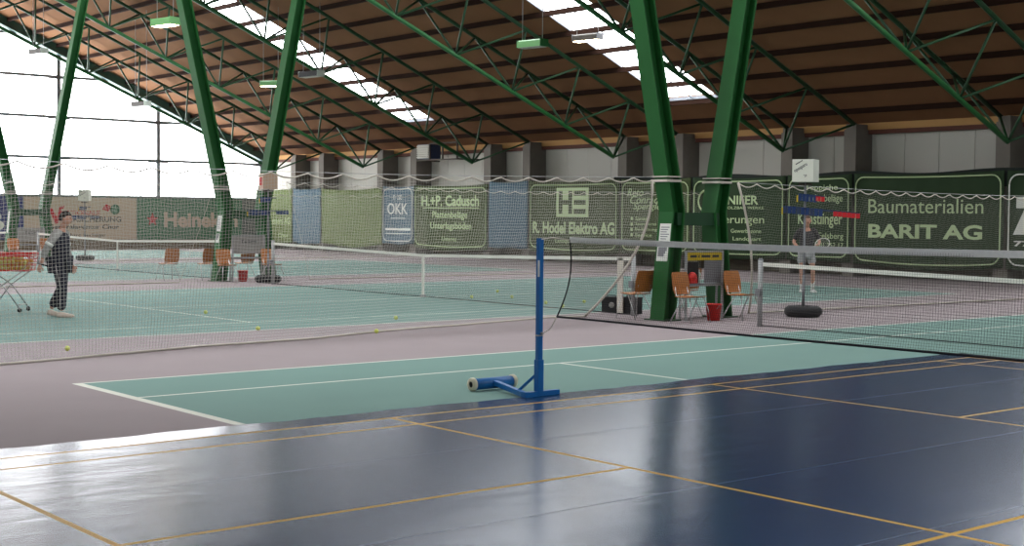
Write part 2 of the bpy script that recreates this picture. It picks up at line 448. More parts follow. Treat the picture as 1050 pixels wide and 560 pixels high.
# longitudinal girders the forks carry
for i, y in enumerate((9.75, 14.54)):
    b = MB(); b.bx(XL+.1, XR-.1, -.12, .12, -.16, -.12); b.bx(XL+.1, XR-.1, -.12, .12, .1, .14); b.bx(XL+.1, XR-.1, -.02, .02, -.12, .1)
    g = b.build('girder', 'dgreen', None, (0, y, 10.78))
    tag(g, ['dark green steel girder carried by the near arms of the forked columns', 'dark green steel girder carried by the far arms of the forked columns'][i], 'girder')

# ------------------------------------------------------------------ far wall
w = MB()
w.bx(XL-.3, XR+.3, YF, YF+.3, 0, 2.9, 0)
w.bx(XL-.3, XR+.3, YF+.04, YF+.3, 2.9, 4.9, 2)
PX = [-45.35, -42.78, -37.8, -35.25, -30.1, -27.65, -22.27, -19.5, -14.75, -12.3, -7.15, -4.6, 1.0, 3.6, 9., 11.6]
xs_ = []
for i in range(len(PX)+1):
    a = XL if i == 0 else PX[i-1]+.2; b = PX[i]-.2 if i < len(PX) else XR
    nn = max(1, round((b-a)/1.3))
    for j in range(nn):
        xa = a+(b-a)*j/nn+.008; xb = a+(b-a)*(j+1)/nn-.008
        w.bx(xa, xb, YF-.02, YF+.045, 2.8, 4.38, 1)
struct(w.build('wall_far', ['lowwall', 'white_panel', 'dark'], fix=False))
b = MB(); b.bx(XL, XR, 30.12, 30.25, 4.5, 4.84); struct(b.build('trim_1', 'tan'))
b = MB(); b.bx(XL, XR, 30.06, 30.26, 4.37, 4.5); struct(b.build('trim_2', 'redbeam'))
pil = None
for x in PX[:12]:
    if pil is None:
        b = MB(); b.bx(-.22, .22, -.42, .40, .0, 4.5); b.bx(-.19, .19, -.38, .2, 4.5, 4.66)
        pil = b.build('concrete_pilaster', 'concrete', None, (x, 29.86, .0)); tag(pil, 'grey concrete pilaster standing out from the far wall behind the advertising cloths', 'pilaster', 'concrete pilasters along the far wall')
    else:
        c = pil.copy(); COL.objects.link(c); c.location = (x, 29.86, 0)

# ------------------------------------------------------------------ gable (left) wall
w = MB()
w.bx(XL-.3, XL, YN, YF, 0, .45, 0); w.bx(XL-.3, XL, YN, YF, .45, 2.5, 1)
struct(w.build('wall_left', ['brownwall', 'graywall'], fix=False))
b = MB(); b.bx(XL-.12, XL+.02, YN, YF, 2.5, 2.56); struct(b.build('trim_3', 'frame'))
gw = MB()
YM = [29.75, 24.1, 19.17, 14.25, 9.3, 4.4, -.5, -5.4]
def rakez(y): return deckz(y)-.72
for y in YM:
    gw.bx(XL-.14, XL-.0, y-.085, y+.085, 2.56, deckz(y)-.1)
for z in (4.28, 6.15, 8.0, 9.85, 11.6):
    hw = (deckz(RY)-z-.3)/SL
    ya, yb = max(YN, RY-hw), min(YF, RY+hw)
    gw.bx(XL-.13, XL-.02, ya, yb, z-.06, z+.06)
    for y in YM:
        if ya < y < yb: gw.bx(XL-.1, XL+.02, y-.5, y+.5, z-.1, z-.06)
g = struct(gw.build('window_1', 'frame', fix=False))
pn = MB(); pn.poly([(YN, 2.5), (YF, 2.5), (YF, deckz(YF)), (RY, deckz(RY)), (YN, deckz(YN))], XL-.15, XL-.145, 0, 'yz')
pn.build('pane', 'glass', g)
rk = MB()
for ya, yb in ((YF, RY), (YN, RY)):
    vs = []
    za, zb = deckz(ya), deckz(yb)
    d1 = .38
    pts = [(ya, za-d1), (yb, zb-d1), (yb, zb-.01), (ya, za-.01)]
    rk.poly(pts, XL-.1, XL+.16, 0, 'yz')
    rk.poly([(ya, za-d1-.06), (yb, zb-d1-.06), (yb, zb-d1), (ya, za-d1)], XL-.16, XL+.24, 0, 'yz')
struct(rk.build('trim_4', 'rake', fix=False))

# right wall (behind and beside the camera), closed near wall
w = MB(); w.poly([(YN, 0), (YF, 0), (YF, deckz(YF)), (RY, deckz(RY)), (YN, deckz(YN))], XR, XR+.3, 0, 'yz'); struct(w.build('wall_right', 'graywall', fix=False))
w = MB(); w.bx(XL-.3, XR+.3, YN-.3, YN, 0, 4.9, 0); struct(w.build('wall_near', ['lowwall'], fix=False))

# ------------------------------------------------------------------ advertising cloths on the far wall
YB = 29.3
def cloth(x0, x1, z0, z1, m, label, outline=None, sag=.06, back=0, ztop=None, bulge=.1, dark_top=False):
    nx = max(12, int((x1-x0)/.14)); nz_ = 14; b = MB(); vs = []
    ph = x0*3.7
    for i in range(nx+1):
        u = i/nx
        for j in range(nz_+1):
            t = j/nz_; x = x0+(x1-x0)*u
            zt = z1-sag*4*u*(1-u); zb = z0-bulge*4*u*(1-u)+.02*math.sin(9*u+ph)
            z = zb+(zt-zb)*t
            y = YB+.018*math.sin(x*4.1+ph)*(1.2-t)+.012*math.sin(x*9.+z*1.7)
            vs.append((x, y, z))
    n2 = nz_+1
    fs = [(i*n2+j, (i+1)*n2+j, (i+1)*n2+j+1, i*n2+j+1) for i in range(nx) for j in range(nz_)]
    k = len(vs)
    vs2 = [(a, y+.012, z) for a, y, z in vs]
    b.add(vs, fs, 0, True); b.add(vs2, [f[::-1] for f in fs], 0, True)
    rim = [i*n2 for i in range(nx+1)]+[nx*n2+j for j in range(1, n2)]+[i*n2+nz_ for i in range(nx-1, -1, -1)]+[j for j in range(nz_-1, 0, -1)]
    rv = [vs[i] for i in rim]+[vs2[i] for i in rim]; r = len(rim)
    b.add(rv, [(i, r+i, r+(i+1) % r, (i+1) % r) for i in range(r)], 0)
    o = b.build('advertising_cloth', m); tag(o, label, 'advertising banner', None)
    if outline:
        mo, mg = outline; c = .28; pts = []
        X0, X1, Z0, Z1 = x0+mg, x1-mg, z0+mg+.05, z1-mg-sag*.5
        def arc(cx, cz, a0):
            return [(cx+c*math.cos(a0+PI/2*q/5), cz+c*math.sin(a0+PI/2*q/5)) for q in range(6)]
        loop = arc(X1-c, Z1-c, 0)+arc(X0+c, Z1-c, PI/2)+arc(X0+c, Z0+c, PI)+arc(X1-c, Z0+c, 1.5*PI)
        full = []
        for q in range(len(loop)):
            a, d = loop[q], loop[(q+1) % len(loop)]; n3 = max(1, int(math.dist(a, d)/.4))
            full += [(a[0]+(d[0]-a[0])*s/n3, a[1]+(d[1]-a[1])*s/n3) for s in range(n3)]
        P = []
        for (x, z) in full:
            u = (x-x0)/(x1-x0); z = z-(bulge*.9*4*u*(1-u) if z < (z0+z1)/2 else 0)-(sag*.5*(4*u*(1-u)) if z > (z0+z1)/2 else 0)
            P.append((x, YB-.035, z))
        MB().path(P, .022, 4, closed=True).build('outline', mo, o)
    return o
def T(o, s, x0, x1, z0, z1, m='pgreen', bold=.0, shear=0): return text('lettering', s, m, o, (x0, YB-.032, z0), (1,0,0), x1-x0, z1-z0, shear, bold)

o = cloth(-48.75, -45.2, .38, 3.0, 'cloth_lg', 'light green cloth with a pale oval emblem, first on the left of the far wall')
T(o, 'emers AG', -47.08, -45.35, 1.25, 1.6); T(o, 'Chur', -46.5, -45.5, .62, .8)
b = MB(); b.lathe([(.001,0),(.33,0),(.33,.012),(.001,.012)], (0,0,0), 20, axis='y'); e = b.build('emblem', 'pgreen', o); e.location = (-47.6, YB-.04, 2.2); e.scale = (1,1,1.5)
o = cloth(-45.12, -42.58, .42, 3.0, 'cloth_b', 'plain blue cloth hanging between two green cloths on the left of the far wall')
o = cloth(-42.5, -37.44, .42, 2.98, 'cloth_lg', 'plain light green cloth with a sagging lower edge on the far wall', bulge=.16, sag=.1)
o = cloth(-37.36, -35.0, .5, 3.02, 'cloth_b', 'blue cloth with a pale outline, three big pale letters and a white bar', ('pwhite', .08), bulge=.03)
T(o, 'OKK', -36.95, -35.4, 1.78, 2.28, 'pwhite', .01)
T(o, 'n .st', -36.5, -35.85, 2.42, 2.66, 'pwhite')
b = MB(); b.bx(-37.1, -35.2, YB-.034, YB-.024, 1.08, 1.18); b.bx(-37.1, -35.2, YB-.034, YB-.024, .92, .96); b.bx(-36.7, -35.6, YB-.034, YB-.024, 1.6, 1.63); b.build('printed_bar', 'pwhite', o)
o = cloth(-34.94, -29.86, .38, 3.04, 'cloth_g', 'outlined green cloth with an underlined pale heading above three smaller lines', ('pgreen', .1))
T(o, 'H.+P. Cadusch', -34.37, -30.39, 2.14, 2.6, bold=.025)
T(o, 'Plattenbeläge', -33.59, -31.16, 1.56, 1.93, bold=.012); T(o, 'Unterlagsböden', -33.73, -30.89, 1.1, 1.47, bold=.012); T(o, 'Untervaz', -32.89, -31.87, .68, .88)
MB().bx(-34.3, -30.4, YB-.034, YB-.024, 2.05, 2.085).build('underline', 'pgreen', o)
o = cloth(-29.78, -27.36, .5, 3.14, 'cloth_b', 'plain blue cloth between two outlined green cloths, left of the square emblem', bulge=.03)
o = cloth(-27.28, -22.26, .42, 3.12, 'cloth_g', 'outlined green cloth with a large pale square emblem above one bold line', ('pgreen', .12))
T(o, 'R. Hodel Elektro AG', -27.01, -22.45, 1.1, 1.56, bold=.03)
T(o, 'Landquart / Zizers', -25.69, -23.67, .72, .92)
b = MB(); b.bx(-25.65, -23.85, YB-.034, YB-.026, 1.74, 2.84); b.build('square_emblem', 'pgreen', o)
b = MB(); yy = (YB-.044, YB-.036)
for (xa, xb, za, zb) in [(-25.5,-25.3,1.86,2.72),(-24.95,-24.75,1.86,2.72),(-25.3,-24.95,2.2,2.38),(-24.65,-24.0,2.54,2.72),(-24.65,-24.0,2.2,2.38),(-24.65,-24.0,1.86,2.04)]: b.bx(xa, xb, *yy, za, zb)
b.build('emblem_letters', 'cloth_g', o)
o = cloth(-22.16, -18.75, .45, 3.12, 'cloth_g', 'green cloth with slanting script and four bulleted lines, left of the nearest column', ('pgreen', .1), bulge=.02)
T(o, 'Reto', -21.8, -21.0, 2.5, 2.78, shear=.3); T(o, 'Conrad', -21.65, -20.2, 2.24, 2.52, shear=.3); T(o, 'Spenglerei', -21.5, -19.6, 1.96, 2.26, shear=.3)
for s, x1, z in (('Sanitär', -20.65, 1.64), ('Spenglerei', -20.35, 1.44), ('Bedachung', -20.3, 1.25), ('Service', -20.55, 1.06)):
    T(o, s, -21.38, x1, z, z+.13); MB().bx(-21.62, -21.52, YB-.034, YB-.024, z+.01, z+.12).build('bullet', 'pgreen', o)
o = cloth(-18.66, -14.64, .45, 3.12, 'cloth_dg', 'dark green cloth partly hidden behind the right leg of the nearest column', ('pgreen', .1), bulge=.04)
T(o, 'CONIFER', -17.85, -15.74, 2.2, 2.5, bold=.02); T(o, 'HOLZBAU WERKE', -17.2, -15.5, 2.05, 2.14); T(o, 'Täferungen', -17.9, -15.48, 1.5, 1.85)
T(o, 'Gewerbezone', -16.89, -15.6, 1.27, 1.4); T(o, 'Landquart', -16.8, -15.59, .98, 1.14)
MB().path([(-18.0+.36*math.cos(a*PI/12), YB-.036, 2.32+.36*math.sin(a*PI/12)) for a in range(4, 21)], .035, 4).build('ring_emblem', 'pgreen', o)
o = cloth(-14.56, -12.1, .45, 3.14, 'cloth_dg', 'dark green cloth with outline behind the player in shorts', ('pgreen', .09), bulge=.02)
T(o, 'Teppiche', -13.85, -12.6, 2.6, 2.82); T(o, 'Bodenbeläge', -13.84, -12.4, 2.22, 2.52); T(o, 'Künstlinger', -14.1, -12.4, 1.47, 1.94, bold=.01); T(o, 'Felsberg', -13.29, -12.35, 1.08, 1.33); T(o, '081 252 17', -13.36, -12.35, .88, 1.02)
o = cloth(-12.0, -7.0, .42, 3.14, 'cloth_dg', 'wide dark green cloth with two large pale lines, the lower one bold', ('pgreen', .08), bulge=.12)
T(o, 'Baumaterialien', -11.45, -7.6, 1.94, 2.36); T(o, 'BARIT AG', -11.44, -7.62, 1.2, 1.62, bold=.03)
o = cloth(-6.9, -2.6, .42, 3.14, 'cloth_dg', 'dark green cloth with a big white Z at the right edge', ('pwhite', .08), bulge=.08)
T(o, 'Z', -6.68, -5.95, 1.37, 2.4, 'pwhite', .08); T(o, '77', -6.65, -6.15, 1.05, 1.2, 'pwhite', .03)
# dark cloth strip above the cloths at the right
o = MB(); vs = []; 
N_ = 60
for i in range(N_+1):
    x = -22.6+20*i/N_; z = 3.17+.05*math.cos((x+7.1)/5.0*2*PI)
    vs += [(x, YB+.05, 2.7), (x, YB+.05, z), (x, YB+.07, 2.7), (x, YB+.07, z)]
fs = []
for i in range(N_):
    a = i*4; fs += [(a,a+4,a+5,a+1),(a+2,a+3,a+7,a+6),(a+1,a+5,a+7,a+3),(a,a+2,a+6,a+4)]
fs += [(0,1,3,2), (N_*4, N_*4+2, N_*4+3, N_*4+1)]
o.add(vs, fs); tag(o.build('backing_cloth', 'cloth_k'), 'blackish green cloth strip hung behind the tops of the right hand banners', 'cloth')

# boards on the gable wall
XG = XL+.02
def board(y0, y1, m, label):
    b = MB(); b.bx(XL+.004, XG+.02, y0, y1, .47, 2.45); o = b.build('advertising_board', m); return tag(o, label, 'advertising board')
def TG(o, s, y0, y1, z0, z1, m='ink', bold=0, shear=0): return text('lettering', s, m, o, (XG+.02, y0, z0), (0,1,0), y1-y0, z1-z0, shear, bold, nrm=(1,0,0))
o = board(12.1, 17.46, 'navyboard', 'navy blue board with pale shapes at the far left of the end wall')
TG(o, 'K', 14.2, 15.1, .8, 2.1, 'pwhite', .05); TG(o, 'B', 15.4, 16.6, .85, 1.8, 'pwhite', .05)
o = board(17.5, 22.93, 'beige', 'beige board with a red tick and dark lettering on the end wall')
TG(o, 'NATIONALE', 19.2, 21.1, 1.62, 1.84, 'red', .01); TG(o, 'VERSICHERUNG', 19.35, 22.15, 1.3, 1.56, 'ink', .015)
TG(o, 'Generalagentur Chur', 18.6, 22.05, .9, 1.18, 'ink', .02); TG(o, 'Bernhard Bechtiger', 19.1, 21.4, .56, .76, 'ink', .01)
b = MB(); b.poly([(18.6,2.0),(18.82,1.9),(19.02,1.5),(19.15,2.0),(19.4,2.06),(19.35,1.92),(19.22,1.88),(19.1,1.25),(18.95,1.2)], XG+.021, XG+.03, 0, 'yz'); b.build('tick_emblem', 'red', o)
b = MB(); b.poly([(21.2,1.9),(21.4,2.15),(21.7,2.0),(21.5,1.8)], XG+.021, XG+.03, 0, 'yz'); b.build('small_emblem', 'red', o)
b = MB(); b.lathe([(.001,0),(.24,0),(.24,.012),(.001,.012)], (XG+.021, 21.85, 1.9), 16, axis='x'); b.build('small_emblem', 'hgreen', o)
o = board(22.96, 28.6, 'hgreen', 'green board with a red star and big pale lettering on the end wall')
TG(o, 'Heineken', 24.35, 28.35, 1.05, 1.8, 'beige', .035)
st = [(23.75+(.33 if i % 2 == 0 else .14)*math.sin(i*PI/5), 1.42+(.33 if i % 2 == 0 else .14)*math.cos(i*PI/5)) for i in range(10)]
MB().poly(st, XG+.021, XG+.03, 0, 'yz').build('star', 'red', o)

# fan unit on its bracket high on the far wall
t = thing('wall_fan_unit', 'pale louvred fan unit on a dark bracket high on the far wall', 'fan unit', (-33.1, 28.9, 4.08))
b = MB(); b.bx(-1.1, -.25, 0, .6, .06, .66); b.build('casing', 'numnavy', t)
b = MB(); b.bx(-1.08, -.27, -.012, 0, .08, .64)
for i in range(6): b.box((-.675, -.03, .13+i*.09), (.8, .05, .05), R=Matrix.Rotation(.5, 3, 'X'))
b.build('louvre', 'white_panel', t)
b = MB()
for p, q in (((-.2,0,0),(1.7,0,0)),((1.7,0,0),(1.7,0,.68)),((-.2,0,0),(-.2,0,.68)),((.7,0,0),(.7,0,.7)),((-1.1,0,0),(-.2,0,0)),((1.7,0,0),(1.7,.7,0)),((-1.1,0,0),(-1.1,.7,0)),((-.2,0,.68),(1.7,0,.68)),((1.7,.7,0),(1.7,1.18,0)),((-1.1,.6,0),(-1.1,1.18,0))): b.bar(p, q, .06, .06)
b.build('bracket', 'concrete_d', t)

# ------------------------------------------------------------------ tennis nets
def strand(b, p, q, r): b.tube(p, q, r, 3, caps=False)
def tennis_net(x0, x1, label, end_strip=False, detail=True):
    W = x1-x0; H0, H1 = 1.05, .93; xc = (x0+x1)/2
    t = thing('tennis_net', label, 'tennis net', (xc, 11.885, 0))
    top = lambda x: H1+(H0-H1)*abs(x)/(W/2)*.9+(H0-H1)*.1*(abs(x)/(W/2))**2
    a = W/2-.06; b = MB(); sp = .05; n = int(2*a/sp); yo = lambda x, z: .02*math.sin(x*1.3+z)
    for i in range(n+1):
        x = -a+2*a*i/n; strand(b, (x, yo(x, 0), .02), (x, 0, top(x)-.03), .0017)
    rows = 19; seg = 24
    for j in range(rows+1):
        for i in range(seg):
            xa = -a+2*a*i/seg; xb = -a+2*a*(i+1)/seg
            f = j/rows
            strand(b, (xa, yo(xa, 0)*(1-f), .02+(top(xa)-.05)*f), (xb, yo(xb, 0)*(1-f), .02+(top(xb)-.05)*f), .0017)
    b.build('net_mesh', 'netblack', t, fix=False)
    b = MB(); vs = []; m = 24
    for i in range(m+1):
        x = -a+2*a*i/m; z = top(x); vs += [(x,-.012,z-.062),(x,.012,z-.062),(x,.012,z),(x,-.012,z)]
    b.add(vs, [(i*4+j, i*4+(j+1) % 4, (i+1)*4+(j+1) % 4, (i+1)*4+j) for i in range(m) for j in range(4)]+[(3,2,1,0), (m*4,m*4+1,m*4+2,m*4+3)])
    b.build('top_band', 'band', t)
    MB().path([(-a+2*a*i/30, .02*math.sin((-a+2*a*i/30)*1.3), .022) for i in range(31)], .008, 4).build('bottom_cord', 'netblack', t)
    b = MB(); b.bx(-.028, .028, -.018, .018, .0, top(0)+.004); b.build('centre_strap', 'band', t)
    MB().bx(-.05, .05, -.04, .04, .001, .06).build('strap_anchor', 'steel', t)
    for s in (-1, 1):
        b = MB(); b.tube((s*W/2, 0, 0), (s*W/2, 0, H0+.04), .042, 12); b.build('post', 'steel', t)
        b = MB(); b.tube((s*W/2, 0, H0+.04), (s*W/2, 0, H0+.06), .046, 12, .03); b.build('post_cap', 'greysheet', t); MB().bx(s*W/2-.05, s*W/2+.05, -.07, -.03, .5, .62).build('winder', 'greysheet', t)
    if end_strip:
        b = MB(); b.bx(a-.34, a-.2, -.012, .012, .03, H0-.02); b.build('end_strip', 'rope', t)
        for dx in (-.1, .04): strand(b, (a+dx, -.03, .05), (a+dx, -.03, 1), .004)
    return t
G = PITCH-10.97
nets = ['large near tennis net on the right, its white band running out of the frame',
        'tennis net in the middle of the hall behind the blue badminton post',
        'tennis net beyond the player with the ball cart',
        'farthest tennis net, seen only at the left edge behind the ball cart']
for k in range(4):
    tennis_net(-PITCH*k-.914, -PITCH*k+11.884, nets[k], end_strip=(k == 1))

# ------------------------------------------------------------------ divider nets between the courts
def divider(x0, ya, yb, yb_bot, ya_bot, label, zt=2.42, slack=None, m='netwhite', free=None, sp=.046, tr=.0017, sc=.56, er=.022):
    t = thing('divider_net', label, 'divider net', (x0, (ya+yb)/2, 0)); oy = (ya+yb)/2
    L = yb-ya; n = int(L/sp); rows = int(zt/sp)
    slack = slack or (lambda u: 0.)
    scal = lambda y: -.07*abs(math.sin((y-ya)/sc*PI))
    cord = lambda y: zt-.10*math.sin((y-ya)/L*PI)
    def pt(u, f):
        y1 = ya+L*u; y0 = ya_bot+(yb_bot-ya_bot)*u
        z1 = cord(y1)+scal(y1); bx = slack(u)
        y = y0+(y1-y0)*f; g = min(1, f*1.0)
        x = bx*(1-g)**2+.05*math.sin(y*1.1+f*2)*(1-f)*f*2
        return Vector((x, y-oy, .012+(z1-.012)*f))
    b = MB(); SG = 5
    for i in range(n+1):
        u = i/n
        for q in range(SG): strand(b, pt(u, q/SG), pt(u, (q+1)/SG), tr)
    ns = max(20, int(L/.28))
    for j in range(1, rows):
        f = j/rows
        for i in range(ns): strand(b, pt(i/ns, f), pt((i+1)/ns, f), tr)
    b.build('net_mesh', m, t, fix=False)
    ntop = int(L/.07)
    b = MB(); b.path([pt(i/ntop, 1) for i in range(ntop+1)], .011, 5); b.build('scalloped_top_cord', 'rope', t)
    MB().path([(0, ya+L*i/20-oy, cord(ya+L*i/20)+.012) for i in range(21)], .004, 4).build('support_wire', 'steel', t)
    nb = int(L/.2)
    MB().path([pt(i/nb, 0)+Vector((.012*math.sin(i*.9), 0, .003)) for i in range(nb+1)], .017, 6).build('bottom_rope', 'rope', t)
    for u, fl_ in ((0, free == 'a'), (1, free == 'b')):
        if (free == 'a' and u == 0) or (free == 'b' and u == 1) or free == 'both':
            MB().path([pt(u, q/12) for q in range(13)], er, 6).build('end_rope', 'rope', t)
    return t
def sl1(u):
    K = [(0,.5),(.19,.25),(.28,-.04),(.4,-.45),(.53,-.6),(.67,-1.2),(.78,-1.4),(.94,-1.85),(1,-1.73)]
    for (a, p), (b, q) in zip(K, K[1:]):
        if u <= b: return p+(q-p)*(u-a)/(b-a)
    return K[-1][1]
divider(-2.35, -2.5, 10.82, 10.94, -2.5, 'white divider net left of the nearest column, its loose rope lying on the floor', slack=sl1, free='b')
divider(-2.35, 12.95, 29.1, 29.1, 14.1, 'divider net right of the nearest column, hanging in front of the banners', zt=2.38, slack=lambda u: -.7*(1-u), m='netgrey', free='a', sc=.5)
divider(-2.35-PITCH, -2.0, 11.0, 10.2, -2.0, 'divider net left of the middle column', zt=2.55, slack=lambda u: -.3*u, free='b', sp=.07, tr=.0013, er=.006)
divider(-2.35-PITCH, 13.1, 29.1, 29.1, 14.0, 'divider net right of the middle column, in front of the coloured cloths', zt=2.6, slack=lambda u: -.3*(1-u), free='a', sp=.07, tr=.0013, er=.006)
divider(-2.35-2*PITCH, 13.1, 29.1, 29.1, 14.0, 'farthest divider net, right of the far left column', zt=2.6, free='a', sp=.1, tr=.0026, er=.006)

# ------------------------------------------------------------------ badminton post and net
t = thing('badminton_post', 'blue badminton post on a wheeled base at the edge of the blue mat', 'badminton post', (3.64, 3.22, 0))
b = MB(); b.box((0,0,.79), (.05,.05,1.5)); b.box((0,0,1.545), (.046,.046,.02)); b.build('pole', 'bluepaint', t)
b = MB(); b.box((0,0,.20), (.066,.066,.34)); b.build('pole_sleeve', 'bluepaint', t)
b = MB(); b.bx(-.028,.028,-.19,.25,.012,.062); b.bx(-.034,.034,-.195,-.15,.012,.066); b.build('foot_bar', 'bluepaint', t)
b = MB(); b.bar((-.03,-.17,.04), (-.72,.02,.075), .05, .05); b.build('arm', 'bluepaint', t)
b = MB(); b.bar((-.16,-.12,.06), (-.01,.0,.24), .024, .024, up=(0,1,.3)); b.build('brace', 'bluepaint', t)
b = MB(); b.lathe([(.001,-.24),(.058,-.24),(.058,.24),(.001,.24)], (-.74,.02,.068), 20, axis='y'); rl = b.build('weight_roller', 'bluepaint', t)
for s in (-1, 1):
    b = MB(); b.lathe([(.03,-.022),(.062,-.022),(.069,-.012),(.069,.012),(.062,.022),(.03,.022)], (-.74,.02+s*.262,.0695), 22, axis='y'); wl = b.build('wheel', 'cream', t)
    b = MB(); b.lathe([(.001,-.015),(.031,-.015),(.031,.015),(.001,.015)], (-.74,.02+s*.262,.0695), 14, axis='y'); b.lathe([(.001,-.024),(.01,-.024),(.01,.024),(.001,.024)], (-.74,.02+s*.262,.0695), 8, axis='y'); b.build('wheel_hub', 'dark', wl)
b = MB(); b.tube((.028,0,.63),(.05,0,.63), .012, 8); b.bx(-.029,.029,-.029,.029,.6,.615); b.build('net_cleat', 'steel', t)
b = MB(); b.bx(-.0,.0275,-.0262,-.0252,1.18,1.34); b.build('sticker', 'paper', t)

t = thing('badminton_net', 'dark badminton net with grey tape stretched right from the blue post', 'badminton net', (6.9, 3.27, 0))
n0, n1 = 4.02-6.9, 9.85-6.9
zt = lambda x: 1.545-.02*math.sin((x-n0)/(n1-n0)*PI)
zb = lambda x: .80-.006*math.sin((x-n0)/(n1-n0)*PI)
xe = lambda f: n0-.18*(1-f)**1.5+.05*math.sin(f*PI)
b = MB(); n = 270; cols = lambda u, f: Vector((xe(f)+(n1-xe(f))*u, .0, 0))
def bp(u, f):
    x = xe(f)+(n1-xe(f))*u; return (x, .012*math.sin(x*2+f*3), zb(x)+(zt(x)-zb(x))*f)
for i in range(n+1):
    u = i/n
    for q in range(3): strand(b, bp(u, q/3), bp(u, (q+1)/3), .0009)
for j in range(1, 36):
    for i in range(16): strand(b, bp(i/16, j/36), bp((i+1)/16, j/36), .0009)
b.build('net_mesh', 'netbrown', t, fix=False)
b = MB(); vs = []
for i in range(31):
    x = n0+(n1-n0)*i/30; z = zt(x); vs += [(x,-.006,z-.026),(x,.006,z-.026),(x,.006,z+.026),(x,-.006,z+.026)]
b.add(vs, [(i*4+j, i*4+(j+1) % 4, (i+1)*4+(j+1) % 4, (i+1)*4+j) for i in range(30) for j in range(4)]+[(3,2,1,0), (120,121,122,123)])
b.build('top_tape', 'tape', t)
MB().path([bp(i/30, 0) for i in range(31)], .011, 6).build('bottom_cord', 'cord', t)
MB().path([bp(0, i/12) for i in range(13)], .007, 6).build('side_cord', 'cord', t)
MB().path([(3.665-6.9, -.05, 1.545), (3.8-6.9, -.03, 1.562), (n0, 0, zt(n0))], .006, 5).build('tie_cord', 'rope', t)
MB().path([(3.69-6.9, -.05, .63), (3.78-6.9, -.03, .68), bp(0, 0)], .005, 5).build('tie_cord', 'rope', t)

# ------------------------------------------------------------------ chairs
def make_chair():
    t = thing('stacking_chair', '', 'chair')
    # faces +Y; plywood shell
    b = MB(); vs = []; prof = [(.20,.455,.19),(.10,.445,.205),(-.08,.437,.205),(-.17,.45,.195)]
    th = .012
    for (y, z, w) in prof: vs += [(-w,y,z),(w,y,z),(w,y,z-th),(-w,y,z-th)]
    n = len(prof)
    b.add(vs, [(i*4+j, i*4+(j+1) % 4, (i+1)*4+(j+1) % 4, (i+1)*4+j) for i in range(n-1) for j in range(4)]+[(3,2,1,0), (n*4-4,n*4-3,n*4-2,n*4-1)], 0, False); b.build('seat', 'wood', t)
    b = MB(); vs = []; prof = [(-.185,.47,.175),(-.205,.55,.20),(-.225,.68,.205),(-.25,.80,.19),(-.262,.845,.17)]
    for (y, z, w) in prof: vs += [(-w,y+.012,z),(0,y,z),(w,y+.012,z),(w,y,z),(0,y-.014,z),(-w,y,z)]
    n = len(prof)
    b.add(vs, [(i*6+j, i*6+(j+1) % 6, (i+1)*6+(j+1) % 6, (i+1)*6+j) for i in range(n-1) for j in range(6)]+[(5,4,3,2,1,0), tuple((n-1)*6+j for j in range(6))]); b.build('backrest', 'wood', t)
    for s in (-1, 1):
        MB().path([(s*.17,.15,.43),(s*.21,.22,.22),(s*.235,.25,.008)], .0105, 6).build('leg', 'chrome', t)
        MB().path([(s*.17,.02,.43),(s*.20,-.12,.22),(s*.225,-.24,.008)], .0105, 6).build('leg', 'chrome', t)
        MB().path([(s*.15,.16,.437),(s*.15,-.1,.427),(s*.15,-.178,.46),(s*.14,-.212,.6)], .009, 6).build('side_rail', 'chrome', t)
    MB().path([(-.17,.10,.43),(.17,.10,.43)], .009, 6).build('cross_tube', 'chrome', t)
    return t
ch = make_chair()
E_, W_ = -PI/2, PI/2
chairs = [
 (-2.1,11.5,E_,'wooden shell chair in front of the left leg of the nearest column'),
 (-2.06,12.75,E_,'wooden shell chair beside the near net post, at the right leg of the nearest column'),
 (-3.3,11.42,W_,'wooden chair turned away, at the left edge of the nearest column beside the black boxes'),
 (-3.6,12.95,W_,'wooden chair seen through the frame of the table at the nearest column'),
 (-17.85+DX2,11.42+DY2,E_,'wooden shell chair in front of the left leg of the middle column'),
 (-17.8+DX2,12.7+DY2,E_,'wooden shell chair at the right leg of the middle column behind the net post'),
 (-19.1+DX2,12.6+DY2,W_,'dark looking wooden chair facing away between the legs of the middle column'),
 (-19.1+DX2,11.5+DY2,W_,'wooden chair half hidden behind the left leg of the middle column'),
 (-19.5+DX2,10.6+DY2,W_,'lone wooden chair standing left of the middle column'),
 (-33.5,11.5,E_,'wooden chair at the far left column, left one above the ball cart'),
 (-33.5,12.6,E_,'wooden chair at the far left column, right one above the ball cart')]
for i, (x, y, rz, lb) in enumerate(chairs):
    if i == 0: ch.location = (x, y, 0); ch.rotation_euler = (0,0,rz); ch['label'] = lb; ch['group'] = 'wooden chairs around the columns'
    else: dup(ch, (x, y, 0), rz+random.uniform(-.08,.08), lb)

